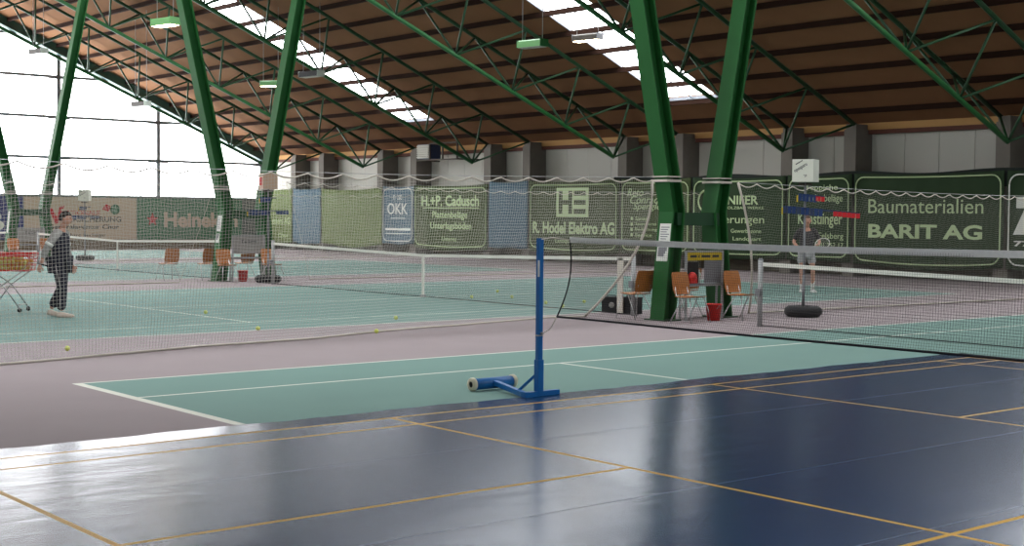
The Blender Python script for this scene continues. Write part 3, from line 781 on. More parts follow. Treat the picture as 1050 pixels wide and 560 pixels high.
# scorer's tables between the column legs
def make_table():
    t = thing('scorers_table', '', 'table')   # local: width along Y, faces +X
    b = MB()
    for y in (-.46, .46):
        b.bar((.03, y, .0), (.02, y, 1.2), .035, .035); b.bar((-.11, y, .0), (-.10, y, .6), .03, .03)
    b.bx(-.01,.04,-.475,.475,1.17,1.2); b.bx(-.11,.04,-.475,.475,.585,.61)
    b.build('frame', 'steel', t)
    MB().bx(-.12,.05,-.44,.44,.612,.632).build('table_top', 'greysheet', t)
    MB().bx(-.005,.03,-.44,.44,1.03,1.165).build('sign', 'yellow', t)
    MB().bx(-.004,.008,.02,.44,.64,1.025).build('back_panel', 'greysheet', t)
    MB().bx(-.05,.0,-.40,-.12,.64,1.0).build('shaded_opening', 'dark', t)  # dark slab: shade of the open left half, painted as a solid
    return t
tb = make_table(); tb.location = (-2.47, 12.22, 0); tb['label'] = 'grey metal scorer\'s table with a yellow sign between the legs of the nearest column'
tb['group'] = 'scorer\'s tables'
sg = [c for c in tb.children if c.name.startswith('sign')][0]
mk = MB()
for ya, yb in ((-.36,-.2),(-.16,-.13),(-.08,.14),(.19,.36)): mk.bx(.0302, .033, ya, yb, 1.08, 1.12)
mk.build('printed_line', 'ink', sg)
t2 = dup(tb, (-2.47-PITCH+DX2, 12.22+DY2, 0), None, 'grey metal scorer\'s table with a pale sign between the legs of the middle column')
for c in list(t2.children):
    if c.name.startswith('sign'):
        for g in list(c.children): bpy.data.objects.remove(g)
        bpy.data.objects.remove(c)
    elif c.name.startswith(('shaded_opening', 'back_panel')): bpy.data.objects.remove(c)
sg = MB().bx(-.005,.012,-.44,.44,.72,1.165).build('sign', 'greycloth', t2); sg['label'] = 'pale grey sign'
text('lettering', 'Tarkett', 'ink', sg, (.013,-.22,1.0), (0,1,0), .46, .08, 0, .0, nrm=(1,0,0), depth=.004)
t3 = dup(t2, (-2.47-2*PITCH, 12.22, 0), None, 'grey metal table frame between the legs of the far left column')

# buckets
def make_bucket():
    t = thing('bucket', '', 'bucket')
    MB().lathe([(.001,.002),(.105,.002),(.14,.28),(.148,.28),(.148,.292),(.132,.292),(.10,.012),(.001,.012)], n=22).build('pail', 'redplastic', t)
    MB().path([(.145*math.cos(a), -.02-.14*math.sin(a)*.4, .27-.10*math.sin(a)) for a in [PI*i/10 for i in range(11)]], .005, 5).build('handle', 'steel', t)
    return t
bk = make_bucket(); bk.location = (-2.2, 12.2, 0); bk['label'] = 'red plastic bucket on the floor beside the nearest column'; bk['group'] = 'red plastic buckets'
dup(bk, (-18.05+DX2, 11.98+DY2, 0), None, 'red plastic bucket on the floor beside the middle column')
# red sports bag and bottle on the near scorer's table
b = MB(); b.ball((0,0,.10), .098, 12, 0, (.7,1.1,1.0)); b.bx(-.05,.05,-.08,.08,.0,.08)
b.path([(-.02,-.07,.15),(-.02,-.04,.23),(-.02,.04,.23),(-.02,.07,.15)], .01, 6)
tag(b.build('sports_bag', 'redplastic', None, (-2.46, 11.93, .636)), 'small red bag lying on the near scorer\'s table behind the chair', 'bag')
b = MB(); b.lathe([(.001,0),(.035,0),(.035,.17),(.014,.2),(.014,.235),(.001,.235)], n=14); tag(b.build('drink_bottle', 'lampw', None, (-2.5, 12.14, .633)), 'small pale bottle on the near scorer\'s table', 'bottle')

# black boxes at the middle net's right post
for (x, y, s, lb, rz) in ((-4.72,12.2,.28,'black box with a pale mark on the floor behind the divider rope',.5),(-4.15,12.12,.30,'black box on the floor right behind the net post',.3)):
    t = thing('equipment_box', lb, 'box', (x, y, 0), rz)
    b = MB(); b.bx(-s/2*1.1, s/2*1.1, -s/2, s/2, 0.002, s*.95); b.bx(-s/2*1.13, s/2*1.13, -s/2*1.03, s/2*1.03, s*.95, s*1.03); b.build('case', 'blackrub', t)
    MB().path([(-.08,0,s*1.03),(-.07,0,s*1.12),(.07,0,s*1.12),(.08,0,s*1.03)], .008, 5).build('handle', 'blackrub', t)
    if x < -4.5:
        mk = MB(); mk.ball((0,0,0), .055, 12, 0, (1,.08,1)); m_ = mk.build('round_mark', 'greycloth', t); m_.location = (.04,-s/2-.004,.14)

# paper notices on columns
def notice(name, x, y, z, w, h, lb, dk=False, tilt=0):
    b = MB(); b.bx(-w/2, w/2, -.003, 0, -h/2, h/2); o = b.build(name, 'paper', None, (x, y, z)); tag(o, lb, 'paper notice')
    t_ = MB()
    for i in range(7 if not dk else 3):
        zz = h/2-.06-i*(h-.1)/(7 if not dk else 3); t_.bx(-w/2+.03, w/2-.03-(i % 3)*.03, -.0055, -.0032, zz-.012, zz+(.004 if not dk else .05))
    t_.build('printed_lines', 'greysheet', o)
    o.rotation_euler = (tilt, 0, 0); return o
lean = -math.atan2(.2, 1.86)
fy = lambda z: 11.54-.145+.2*z/1.86-.006
notice('paper_notice', CX[0]+.02, fy(1.47), 1.47, .26, .38, 'white printed notice, upper sheet on the nearest column\'s left leg', tilt=lean)
notice('paper_notice', CX[0]-.0, fy(1.14), 1.14, .26, .25, 'white picture notice, lower sheet on the nearest column\'s left leg', True, tilt=lean)
notice('paper_notice', CX[1]+.0, fy(1.5)+DY2, 1.5, .22, .40, 'white notice on the left leg of the middle column, upper sheet', tilt=lean)
notice('paper_notice', CX[1]-.02, fy(1.12)+DY2, 1.12, .2, .24, 'white notice on the left leg of the middle column, lower sheet', True, tilt=lean)
notice('paper_notice', CX[2]+.0, fy(1.4), 1.4, .15, .75, 'white strip notice on the far left column', tilt=lean)

# ------------------------------------------------------------------ scoreboards
CAM = Vector((13.8193, -5.5564, 1.7718))
def scoreboard(x, y, lb, boxm, dz=0, red=True, spin=-.28):
    a = math.atan2(CAM.y-y, CAM.x-x)+PI/2          # front (-Y local) turned to the seats by the court
    t = thing('scoreboard_stand', lb, 'scoreboard', (x, y, 0), a)
    b = MB(); b.lathe([(.10,.004),(.27,.004),(.33,.05),(.335,.1),(.33,.15),(.27,.195),(.15,.195),(.10,.15)], n=28); b.build('tyre_base', 'blackrub', t)
    b = MB(); b.lathe([(.001,.02),(.12,.02),(.12,.16),(.001,.16)], n=18); b.build('base_plate', 'concrete_d', t)
    b = MB(); b.tube((0,0,.1),(0,0,2.42+dz), .021, 10); b.tube((0,0,.15),(0,0,.75), .03, 10); b.build('pole', 'greysheet', t)
    R = Matrix.Rotation(spin, 3, 'Z')
    b = MB(); b.box((0,0,2.62+dz), (.38,.38,.40), R=R); bxo = b.build('display_cube', boxm, t)
    if boxm == 'box_w':
        xd = R @ Vector((1,0,0)); nd = R @ Vector((0,-1,0))
        # slanted lettering, rising to the right
        for s, px, pz, w, h in (('------', -.12, 2.72, .14, .02), ('oposporu', -.13, 2.57, .26, .06), ('2x', .04, 2.50, .055, .045)):
            tx = text('lettering', s, 'ink', bxo, (0,0,0), (1,0,0), w, h, 0, .01, .003)
            tx.matrix_local = Matrix.Translation(R @ Vector((px, -.191, pz+dz))) @ R.to_4x4() @ Matrix.Rotation(-.52, 4, 'Y')
    else:
        mk = MB(); mk.bx(-.012,.0,-.1,.1,-.1,.1); m_ = mk.build('side_mark', 'red', bxo)
        m_.matrix_local = Matrix.Translation(R @ Vector((-.186, 0, 2.62+dz))) @ R.to_4x4()
    MB().bx(-.12,.12,-.02,.02,2.36+dz,2.40+dz).build('cube_bracket', 'concrete_d', t)
    for (zc, xl, xr, nb, nr, tilt, w) in ((2.20+dz, -.2, .2, 4, 0, 0, .066), (1.87+dz, -.5, .5, 7, 4, 0, .08)) if not red else ((2.20+dz, -.12, .34, 5, 3, .10, .066), (1.98+dz, -.38, .95, 9, 6, .09, .078)):
        dx = lambda q: zc-(q-xl)*tilt
        b = MB(); b.bar((xl, -.04, dx(xl)), (xr, -.04, dx(xr)), .025, .03); rail = b.build('rail', 'numnavy', t)
        for i in range(nb):
            q = xl+.03+i*w; c = MB(); c.box((q,-.075,dx(q)-.05), (w*.86,.022,.13), R=Matrix.Rotation(.15, 3, 'Z')); c.build('number_card', 'numblue' if i % 3 or zc > 2.1 else 'numnavy', rail)
        for i in range(nr):
            q = xr-.03-i*w; c = MB(); c.box((q,-.075,dx(q)-.045), (w*.9,.02,.085), R=Matrix.Rotation(.1, 3, 'Z')); c.build('number_card', 'numred' if red else 'numblue', rail)
        c = MB(); c.bx(xl-.03, xl-.005, -.09, -.05, dx(xl)-.14, dx(xl)-.02); c.build('end_tab', 'yellow', rail)
    return t
scoreboard(-1.95, 14.3, 'white cube scoreboard with blue and red number cards on a tyre base', 'box_w')
scoreboard(-17.35, 12.15, 'tan sided scoreboard on a tyre base at the middle column', 'box_t', -.03, red=False, spin=.3)
scoreboard(-35.0, 14.6, 'small distant scoreboard in front of the beige insurance board', 'box_w', -.25, red=False)

# ------------------------------------------------------------------ hanging lamps
def lamp(x, y, z, rz, lb, lit, hs, endm, L=.85):
    t = thing('hanging_lamp', lb, 'lamp', (x, y, z), rz, 'box lamps hung from the roof')
    W, H = .34, .2
    b = MB(); vs = []
    for xx in (-L/2, L/2):
        for (yy, zz) in ((-W/2,-H/2),(-W/2,H*.3),(-W*.3,H/2),(W*.3,H/2),(W/2,H*.3),(W/2,-H/2),(W/2-.02,-H/2),(W/2-.02,H*.2),(-W/2+.02,H*.2),(-W/2+.02,-H/2)): vs.append((xx, yy, zz))
    b.add(vs, [(i, i+10, (i+1) % 10+10, (i+1) % 10) for i in range(10)]); b.build('housing', hs, t)
    for s in (-1, 1):
        MB().bx(s*L/2-.012, s*L/2+.012, -W/2, W/2, -H/2, H/2).build('end_cap', endm, t)
        zt_ = deckz(y)-z-.02
        MB().tube((s*(L/2-.06), 0, H/2), (s*(L/2-.06), 0, zt_), .009, 5).build('suspension_wire', 'steel', t)
    MB().box((0,0,-H/2+.012), (L-.05, W-.06, .05)).build('lamp_glass', 'glow' if lit else 'unlit', t)
    return t
lamp(-15.3,19.2,6.5, 0.15,'pale green hanging box lamp, unlit, in the middle of the roof', False, 'lampg', 'lgreen')
lamp(-17.3,23.1,7.2, .15,'hanging lamp with orange glow in front of the right skylight', True, 'lampd', 'greysheet', .95)
lamp(-20.0,10.6,6.75, .2,'brightly lit hanging lamp near the top left of the picture', True, 'lampg', 'lampg', .8)
lamp(-30.3,19.6,6.45, .6,'small lit hanging lamp just left of the middle column\'s right arm', True, 'lampg', 'lampw', .7)
lamp(-28.0,19.9,6.65, .15,'dark hanging lamp with white end over the left skylight', False, 'blackrub', 'lampw', 1.0)
lamp(-40.5,15.0,8.1, .15,'small far lamp against the end window near the top left corner', False, 'lampd', 'lampw', .9)
lamp(-38.3,18.3,6.1, .15,'small far lamp hanging low against the end window', False, 'lampd', 'lampw', .9)

# ------------------------------------------------------------------ tennis balls
def ballmesh(m):
    b = MB(); b.ball((0,0,0), .034, 14); return b.build('tennis_ball', m)
b0 = ballmesh('ball'); b0.location = (-3.29,1.27,.034); tag(b0, 'yellow tennis ball farthest left on the floor, nearest to the camera', 'ball')
BL = [(-4.7,4.79,'tennis ball on the carpet just outside the middle court line, left part'),
 (-8.25,5.74,'tennis ball on the green court right of the man with the cart'),
 (-3.3,6.0,'tennis ball beside the loose net rope, below the middle court line'),
 (-5.33,7.76,'tennis ball inside the middle court line, left of the blue post'),
 (-9.41,12.56,'tennis ball behind the middle net, leftmost of the scattered ones'),
 (-10.87,14.45,'tennis ball behind the middle net, the one lying farthest away'),
 (-8.96,13.3,'tennis ball behind the middle net, just left of the blue post'),
 (-7.09,12.64,'tennis ball behind the middle net, just right of the blue post'),
 (-6.13,12.24,'tennis ball close behind the middle net beside the hanging black cord'),
 (-6.91,13.52,'tennis ball behind the middle net, nearest to the black boxes')]
for x, y, lb in BL:
    c = b0.copy(); COL.objects.link(c); c.location = (x, y, .034); c['label'] = lb
for o in COL.objects:
    if o.name.startswith('tennis_ball'): o['group'] = 'tennis balls scattered on the floor'

# ------------------------------------------------------------------ ball cart
HD = Vector((.638, .770, 0))                      # image-right direction
ang = math.atan2(HD.y, HD.x)
cart = thing('ball_cart', 'red ball basket cart on crossed metal legs at the left edge', 'ball cart', (-10.66, 3.12, 0), ang)
bl, bw, z0, z1 = .47, .26, .73, 1.03
b = MB()
def ringpts(l, w, z): return [(-l,-w,z),(l,-w,z),(l,w,z),(-l,w,z)]
b.path(ringpts(bl, bw, z1), .018, 6, closed=True); b.path(ringpts(bl*.995, bw*.99, z1-.045), .010, 5, closed=True)
b.path(ringpts(bl*.9, bw*.86, z0), .012, 6, closed=True); 
b.build('rim', 'redplastic', cart)
b = MB()
def lerp(a, c, f): return tuple(a[i]+(c[i]-a[i])*f for i in range(3))
top4, bot4 = ringpts(bl, bw, z1), ringpts(bl*.9, bw*.86, z0)
for s in range(4):
    a1, a2, c1, c2 = top4[s], top4[(s+1) % 4], bot4[s], bot4[(s+1) % 4]; nn = 13 if s % 2 == 0 else 8
    for i in range(nn): f = i/nn; b.bar(lerp(a1, a2, f), lerp(c1, c2, f), .011, .007)
    for f in (.33, .66): b.bar(lerp(a1, c1, f), lerp(a2, c2, f), .008, .010)
for i in range(1, 12): f = i/12; b.bar(lerp(bot4[0], bot4[1], f), lerp(bot4[3], bot4[2], f), .008, .008)
b.build('basket', 'redplastic', cart)
for s in (-1, 1):
    for e in (-1, 1):
        MB().path([(e*.36, s*.22, .73), (-e*.02, s*.22, .46), (-e*.28, s*.22, .10)], .011, 6).build('leg', 'chrome', cart)
        c = MB(); c.lathe([(.001,-.014),(.036,-.014),(.04,0),(.036,.014),(.001,.014)], (-e*.30, s*.22, .0405), 16, axis='y'); cs = c.build('caster', 'blackrub', cart)
        MB().bar((-e*.28, s*.22, .10), (-e*.295, s*.22, .05), .04, .012).build('caster_fork', 'steel', cs)
b = MB(); 
for e in (-1, 1): b.tube((e*.27, -.22, .13), (e*.27, .22, .13), .008, 6)
b.tube((0, -.22, .46), (0, .22, .46), .008, 6); b.build('cross_tube', 'chrome', cart)
for s in (-1, 1): MB().path([(.36, s*.2, .76), (.45, s*.14, .87), (.54, s*.03, .86)], .008, 6).build('handle_arm', 'chrome', cart)
MB().path([(.53, 0, .86), (.62, -.02, .84), (.74, -.03, .81)], .014, 8).build('grip', 'blackrub', cart)
# balls heaped in the basket: layers resting on each other
R3 = Matrix.Rotation(ang, 4, 'Z'); base = Vector((-10.66, 3.12, 0)); first = None
lay = 0
for L in range(4):
    zc = z0+.046+L*.0555; hx = bl*(.88+.03*L)-.05; hy = bw*(.82+.04*L)-.045; off = .034*(L % 2)
    y = -hy+off*.5
    while y <= hy:
        x = -hx+off
        while x <= hx:
            edge = abs(y) > hy-.075 or abs(x) > hx-.075
            if (L == 3 or edge) and lay < 130:
                p = base+R3 @ Vector((x+random.uniform(-.002,.002), y, zc+(random.uniform(-.002,.006) if L == 3 else 0)))
                if first is None: first = ballmesh('ball'); first.location = p; tag(first, 'yellow tennis ball in the heap inside the red basket cart', 'ball', 'tennis balls heaped in the red basket'); balls2 = ballmesh('ball_o').data; bpy.data.objects.remove([o for o in COL.objects if o.data == balls2][0])
                else:
                    c = first.copy(); COL.objects.link(c); c.location = p
                    if random.random() < .35: c.data = balls2
                lay += 1
            x += .071
        y += .071

# ------------------------------------------------------------------ people
def head(b, c, r=.1, yaw=0, tilt=0):
    """head with nose, ears, brow, chin; faces +Y"""
    m = MB(); n = 20; k = 16; vs = []
    for i in range(k+1):
        th = PI*i/k
        for j in range(n):
            a = 2*PI*j/n; x = math.sin(th)*math.cos(a)*.76; y = math.sin(th)*math.sin(a)*.95; z = -math.cos(th)*1.18
            if z < -.3: f = 1-(-z-.3)*.28; x *= f; y = y*f+.09*(-z-.3)
            if y > .5:
                if abs(x) < .16 and -.38 < z < .12: y += .2*(1-abs(x)/.16)*(.6+.8*(.12-z))*.8
                if abs(abs(x)-.3) < .15 and .02 < z < .25: y -= .06
                if abs(x) < .3 and -.66 < z < -.52: y += .035
            vs.append((x*r, y*r, z*r))
    m.add(vs, [(i*n+j, i*n+(j+1) % n, (i+1)*n+(j+1) % n, (i+1)*n+j) for i in range(k) for j in range(n)], 0, True)
    for s in (-1, 1): m.ball((s*.078*r/.1, -.005, -.005), .03*r/.1, 8, 0, (.35,.7,1.1))
    R = Matrix.Rotation(yaw, 3, 'Z') @ Matrix.Rotation(tilt, 3, 'X')
    b.add([R @ Vector(v)+Vector(c) for v in m.v], m.f, 0, True)
    return R
def face_bits(parent, c, R, r=.1):
    e = MB()
    for s in (-1, 1): e.ball(R @ Vector((s*.03*r/.1, .082*r/.1, .012))+Vector(c), .011, 8)
    e.build('eyes', 'dark', parent)
    m = MB(); m.ball(R @ Vector((0, .088*r/.1, -.056*r/.1))+Vector(c), .02, 8, 0, (1.1,.4,.3)); m.build('mouth', 'redbeam', parent)
def hair(c, R, parent, m, r=.1):
    h = MB(); n = 20; k = 14; vs = []
    for i in range(k+1):
        th = PI*i/k
        for j in range(n):
            a = 2*PI*j/n; x = math.sin(th)*math.cos(a)*.86; y = math.sin(th)*math.sin(a)*1.04; z = math.cos(th)*1.27
            if y > .1 and z < .55: z = max(z, .55-.9*max(0, .45-y)) if y < .45 else .55
            if z < -.35: z = -.35
            if z < .0 and y > -.1: z = max(z, -.05)
            wob = 1+.03*math.sin(7*a+3*th)
            vs.append(R @ Vector((x*r*wob, (y-.04)*r*wob, z*r))+Vector(c))
    h.add(vs, [(i*n+j, i*n+(j+1) % n, (i+1)*n+(j+1) % n, (i+1)*n+j) for i in range(k) for j in range(n)], 0, True)
    return h.build('hair', m, parent)
def hand(b, wrist, d, side, curl=.6, up=(0,0,1)):
    """palm and five curled fingers growing along d"""
    w = Vector(wrist); d = Vector(d).normalized(); s = d.cross(Vector(up)).normalized(); u = s.cross(d).normalized()
    palm = w+d*.05
    b.bar(w, w+d*.09, .05, .026, up=u, w2=.078, h2=.024)
    for i, L in enumerate((.068, .078, .072, .056)):
        p = w+d*.085+s*(-.03+.02*i); a = d; cur = p
        for q in range(3):
            ca = curl*(q+.6); dd = (d*math.cos(ca)-u*math.sin(ca)).normalized(); nx = cur+dd*L*(.45, .32, .27)[q]
            b.tube(cur, nx, .0092-.001*q, 6, .0084-.001*q); cur = nx
    p = w+d*.03-s*side*.03; q = p+(d*.6-s*side*.7-u*.3).normalized()*.04; b.tube(p, q, .011, 6, .010); b.tube(q, q+(d*.9-u*.5).normalized()*.032, .010, 6, .008)
def shoe(parent, ankle, yaw, m, L=.29, pitch=0, name='shoe'):
    b = MB(); st = [(-.08,.032,.075,.0),(-.04,.040,.085,.0),(.04,.044,.075,.0),(.12,.050,.055,.0),(.18,.044,.045,.0),(.205,.022,.03,.006)]
    vs = []
    for (y, w, h, z) in st: vs += [(-w,y,z),(w,y,z),(w*1.02,y,z+.02),(w*.75,y,z+h),(-w*.75,y,z+h),(-w*1.02,y,z+.02)]
    n = len(st); b.add(vs, [(i*6+j, i*6+(j+1) % 6, (i+1)*6+(j+1) % 6, (i+1)*6+j) for i in range(n-1) for j in range(6)]+[(5,4,3,2,1,0), tuple((n-1)*6+j for j in range(6))], 0, True)
    R = Matrix.Rotation(yaw, 3, 'Z') @ Matrix.Rotation(pitch, 3, 'X'); b.v = [tuple(R @ Vector(v)+Vector(ankle)) for v in b.v]
    return b.build(name, m, parent)

# man with the cart: walks towards image right (+Y local), right side to the camera
mp = thing('person', 'man in dark tracksuit with grey sleeves walking beside the ball cart', 'person', (-8.93, 3.4, 0), ang-PI/2)
sk = {'pel':((0,0,.95),(.11,.11)),'wst':((0,.01,1.1),(.105,.105)),'che':((0,.02,1.3),(.11,.11)),'nb':((0,.03,1.45),(.07,.07)),'nk':((0,.055,1.53),(.055,.055)),
 'rs':((.17,.0,1.41),.048),'re':((.245,-.15,1.15),.044),'rw':((.235,-.24,.90),.03),
 'ls':((-.17,.04,1.41),.048),'le':((-.24,.04,1.14),.044),'lw':((-.21,.14,.88),.03),
 'rh':((.095,0,.9),.09),'rk':((.10,.07,.50),.062),'ra':((.095,.05,.10),.04),
 'lh':((-.095,0,.9),.09),'lk':((-.10,.01,.50),.062),'la':((-.10,-.19,.12),.04)}
ed = [('pel','wst'),('wst','che'),('che','nb'),('nb','nk'),('che','rs'),('rs','re'),('re','rw'),('che','ls'),('ls','le'),('le','lw'),('pel','rh'),('rh','rk'),('rk','ra'),('pel','lh'),('lh','lk'),('lk','la')]
v, f = skinned(sk, ed, 'pel'); b = MB(); b.add(v, f, 0, True)
hc = (0,.10,1.655); R = head(b, hc, .105, 0, -.05)
b.tube((0,.05,1.5), (0,.085,1.6), .055, 12, .05)
hand(b, (.235,-.25,.88), (-.1,-.3,-.9), 1, .75, up=(1,0,0)); hand(b, (-.21,.145,.865), (0,.3,-.9), -1, .5, up=(-1,0,0))
body = b.build('body', 'skin', mp); face_bits(mp, hc, R, .105); hair(hc, R, mp, 'hair', .105)
def grow(keys, dr, es, root, over={}, sub=2):
    n = {}
    for k_ in keys:
        c, r = over.get(k_, sk[k_]); n[k_] = (c, tuple(x+dr for x in r) if isinstance(r, tuple) else r+dr)
    return skinned(n, es, root, sub)
v, f = grow(['pel','wst','che','nb','rs','ls'], .035, [('pel','wst'),('wst','che'),('che','nb'),('che','rs'),('che','ls')], 'pel', {'rs':((.165,0,1.415),.05),'ls':((-.165,.035,1.415),.05),'pel':((0,0,.84),(.10,.10)),'wst':((0,.015,1.06),(.115,.115)),'che':((0,.015,1.3),(.125,.125)),'nb':((0,.035,1.50),(.06,.06))})
b = MB(); b.add(v, f, 0, True); b.build('jacket', 'navy', mp)
for s, ks in ((1, ('rs','re','rw')), (-1, ('ls','le','lw'))):
    q0, q1, q2 = (Vector(sk[k_][0]) for k_ in ks)
    nn = {'in':((s*.05, .02, 1.425), .085), 'sh':(tuple(q0+Vector((-s*.01,0,.005))), .088), 'up':(tuple(q0.lerp(q1,.4)), .072), 'el':(tuple(q1), .062), 'cu':(tuple(q1.lerp(q2,.66)), .05)}
    v, f = skinned(nn, [('in','sh'),('sh','up'),('up','el'),('el','cu')], 'in'); b = MB(); b.add(v, f, 0, True); slv = b.build('sleeve', 'greycloth', mp)
    a_ = Vector(sk[ks[0]][0]).lerp(Vector(sk[ks[1]][0]), .62); c_ = a_+(Vector(sk[ks[1]][0])-Vector(sk[ks[0]][0])).normalized()*.05
    MB().tube(a_, c_, .074, 14, .071).build('sleeve_stripe', 'paper', slv)
v, f = grow(['pel','rh','rk','ra','lh','lk','la'], .03, [('pel','rh'),('rh','rk'),('rk','ra'),('pel','lh'),('lh','lk'),('lk','la')], 'pel', {'pel':((0,0,.93),(.14,.12)),'ra':((.095,.045,.11),.055),'la':((-.10,-.175,.15),.055)})
b = MB(); b.add(v, f, 0, True); trs = b.build('trousers', 'navy', mp)
MB().path([(.215,0,.88),(.222,.04,.68),(.198,.07,.5),(.19,.06,.3),(.186,.05,.15)], .008, 5).build('side_stripe', 'greycloth', trs)
shoe(mp, (.095,.06,.003), 0, 'shoe'); shoe(mp, (-.10,-.17,.02), 0, 'shoe', pitch=-.18)

# player at the far baseline
pd = math.atan2(CAM.y-20.9, CAM.x+7.13)
pp = thing('person', 'player in dark shirt and pale shorts holding a racket at the far baseline', 'person', (-7.13, 20.9, 0), pd-PI/2+.15)
sk = {'pel':((0,0,.98),(.11,.11)),'wst':((0,.03,1.14),(.105,.105)),'che':((0,.05,1.36),(.11,.11)),'nb':((0,.06,1.52),(.07,.07)),'nk':((0,.08,1.59),(.055,.055)),
 'ls':((.18,.05,1.47),.048),'le':((.31,.04,1.2),.044),'lw':((.20,.25,1.04),.028),
 'rs':((-.18,.05,1.47),.048),'re':((-.30,.06,1.22),.044),'rw':((-.24,.27,1.14),.028),
 'rh':((-.10,0,.93),.09),'rk':((-.15,.10,.54),.06),'ra':((-.16,.03,.10),.038),
 'lh':((.10,0,.93),.09),'lk':((.12,.12,.54),.06),'la':((.11,.04,.10),.038)}
v, f = skinned(sk, ed, 'pel'); b = MB(); b.add(v, f, 0, True)
hc = (0,.11,1.72); R = head(b, hc, .105, 0, -.05)
b.tube((0,.07,1.56), (0,.095,1.66), .055, 12, .05)
hand(b, (.19,.27,1.035), (-.8,.5,.1), 1, .8); hand(b, (-.24,.28,1.15), (.5,.8,.1), -1, .7)
b.build('body', 'skin', pp); face_bits(pp, hc, R, .105); hair(hc, R, pp, 'hair2', .105)
v, f = grow(['pel','wst','che','nb','rs','ls'], .03, [('pel','wst'),('wst','che'),('che','nb'),('che','rs'),('che','ls')], 'pel', {'rs':((-.185,.05,1.475),.052),'ls':((.185,.05,1.475),.052),'pel':((0,0,.95),(.125,.125)),'wst':((0,.03,1.14),(.13,.13)),'che':((0,.05,1.36),(.16,.16)),'nb':((0,.06,1.55),(.07,.07))})
b = MB(); b.add(v, f, 0, True)
for s, ks in ((1, ('ls','le')), (-1, ('rs','re'))):
    q0, q1 = (Vector(sk[k_][0]) for k_ in ks)
    nn = {'in':((s*.05, .05, 1.485), .09), 'sh':(tuple(q0), .088), 'up':(tuple(q0.lerp(q1,.45)), .078), 'cu':(tuple(q0.lerp(q1,.85)), .074)}
    v, f = skinned(nn, [('in','sh'),('sh','up'),('up','cu')], 'in'); b.add(v, f, 0, True)
b.build('shirt', 'charcoal', pp)
v, f = grow(['pel','rh','rk','lh','lk'], .025, [('pel','rh'),('rh','rk'),('pel','lh'),('lh','lk')], 'pel', {'pel':((0,0,.98),(.14,.12)),'rk':((-.135,.06,.66),.085),'lk':((.12,.07,.66),.085)})
b = MB(); b.add(v, f, 0, True); b.build('shorts', 'shorts', pp)
for s, a in ((-1, (-.16,.03)), (1, (.11,.04))):
    MB().tube((a[0],a[1],.05), (a[0]+.003*s,a[1]+.015,.27), .046, 12, .05).build('sock', 'shoew', pp)
    shoe(pp, (a[0], a[1], .003), -s*.2, 'shoew')
MB().tube((.225,.20,1.075), (.207,.235,1.05), .037, 12, .036).build('wristband', 'shoew', pp)
# racket held across the body
rk_ = thing('tennis_racket', 'tennis racket held across the body by the far player', 'tennis racket', (0,0,0))
Mp = Matrix.Translation(Vector((-7.13, 20.9, 0))) @ Matrix.Rotation(pd-PI/2+.15, 4, 'Z')
A = Vector((.17,.345,1.02)); B_ = Vector((-.24,.40,1.15)); dr = (B_-A).normalized()
rk_.matrix_world = Mp @ Matrix.Translation(A)
MB().tube((0,0,0), dr*.18, .015, 8).build('grip', 'blackrub', rk_)
MB().tube(dr*.18, dr*.36, .009, 8).build('shaft', 'steel', rk_)
side = Vector((0,0,1)).cross(dr).normalized(); upv = dr.cross(side).normalized(); cc = dr*.51
MB().path([cc+dr*.17*math.cos(a)+upv*.125*math.sin(a) for a in [2*PI*i/28 for i in range(28)]], .011, 6, closed=True).build('hoop', 'paper', rk_)
b = MB()
for i in range(-5, 6):
    q = i*.022; h = .17*math.sqrt(1-(q/.125)**2); b.tube(cc+upv*q-dr*h, cc+upv*q+dr*h, .0008, 3)
    q = i*.028; h = .125*math.sqrt(max(0, 1-(q/.17)**2)); b.tube(cc+dr*q-upv*h, cc+dr*q+upv*h, .0008, 3)
b.build('strings', 'netwhite', rk_, fix=False)

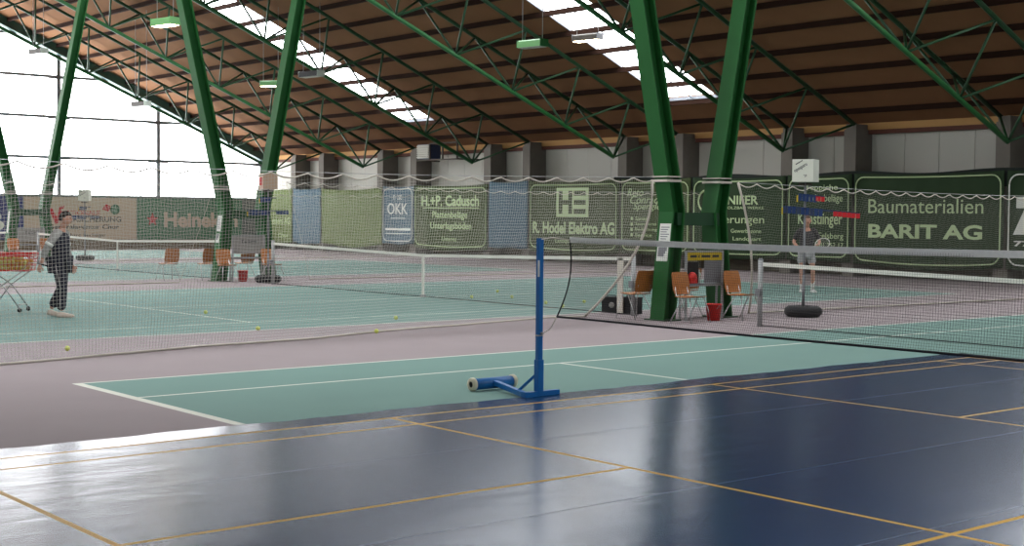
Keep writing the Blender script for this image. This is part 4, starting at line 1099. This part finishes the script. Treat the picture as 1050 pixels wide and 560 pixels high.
# ------------------------------------------------------------------ light: overcast sky through the openings
W = bpy.data.worlds.new('World'); S.world = W; W.use_nodes = True
bg = W.node_tree.nodes['Background']; bg.inputs[0].default_value = (1, .99, .97, 1); bg.inputs[1].default_value = 12.8
def portal(loc, rot, sx, sy):
    l = bpy.data.lights.new('window_portal', 'AREA'); l.shape = 'RECTANGLE'; l.size = sx; l.size_y = sy
    l.cycles.is_portal = True
    o = bpy.data.objects.new('window_portal', l); COL.objects.link(o); o.location = loc; o.rotation_euler = rot
portal((XL-.2, RY, 7.2), (0, -PI/2, 0), 9.4, 36.6)
for a, b in SKX:
    for s in (1, -1):
        yc = (SKY_LO+SKY_HI)/2; yc = yc if s == 1 else 2*RY-yc
        portal(((a+b)/2, yc, deckz(yc)+.15), (-s*math.atan(SL), 0, 0), b-a, (SKY_LO-SKY_HI)/math.cos(math.atan(SL)))

# ------------------------------------------------------------------ camera
cx, cy, h, yaw, pitch, roll, f = 13.8193, -5.5564, 1.7718, -0.8794, -0.0415, 0.0088, 1417.27
cam = bpy.data.cameras.new('camera'); co = bpy.data.objects.new('camera', cam); COL.objects.link(co)
fwd = Vector((math.sin(yaw)*math.cos(pitch), math.cos(yaw)*math.cos(pitch), math.sin(pitch)))
right = Vector((math.cos(yaw), -math.sin(yaw), 0)); up = right.cross(fwd)
r_ = math.cos(roll)*right+math.sin(roll)*up; u_ = -math.sin(roll)*right+math.cos(roll)*up
Mx = Matrix((r_, u_, -fwd)).transposed().to_4x4(); Mx.translation = (cx, cy, h)
co.matrix_world = Mx
cam.sensor_fit = 'HORIZONTAL'; cam.sensor_width = 36; cam.lens = f/1050*36; cam.clip_start = .05; cam.clip_end = 300
S.camera = co
S.view_settings.view_transform = 'Standard'; S.view_settings.look = 'None'; S.view_settings.gamma = 1
S.view_settings.use_curve_mapping = False; S.view_settings.exposure = 0.0
S.cycles.use_denoising = True
S.cycles.max_bounces = 8; S.cycles.diffuse_bounces = 5; S.cycles.transparent_max_bounces = 24
S.cycles.sample_clamp_indirect = 8
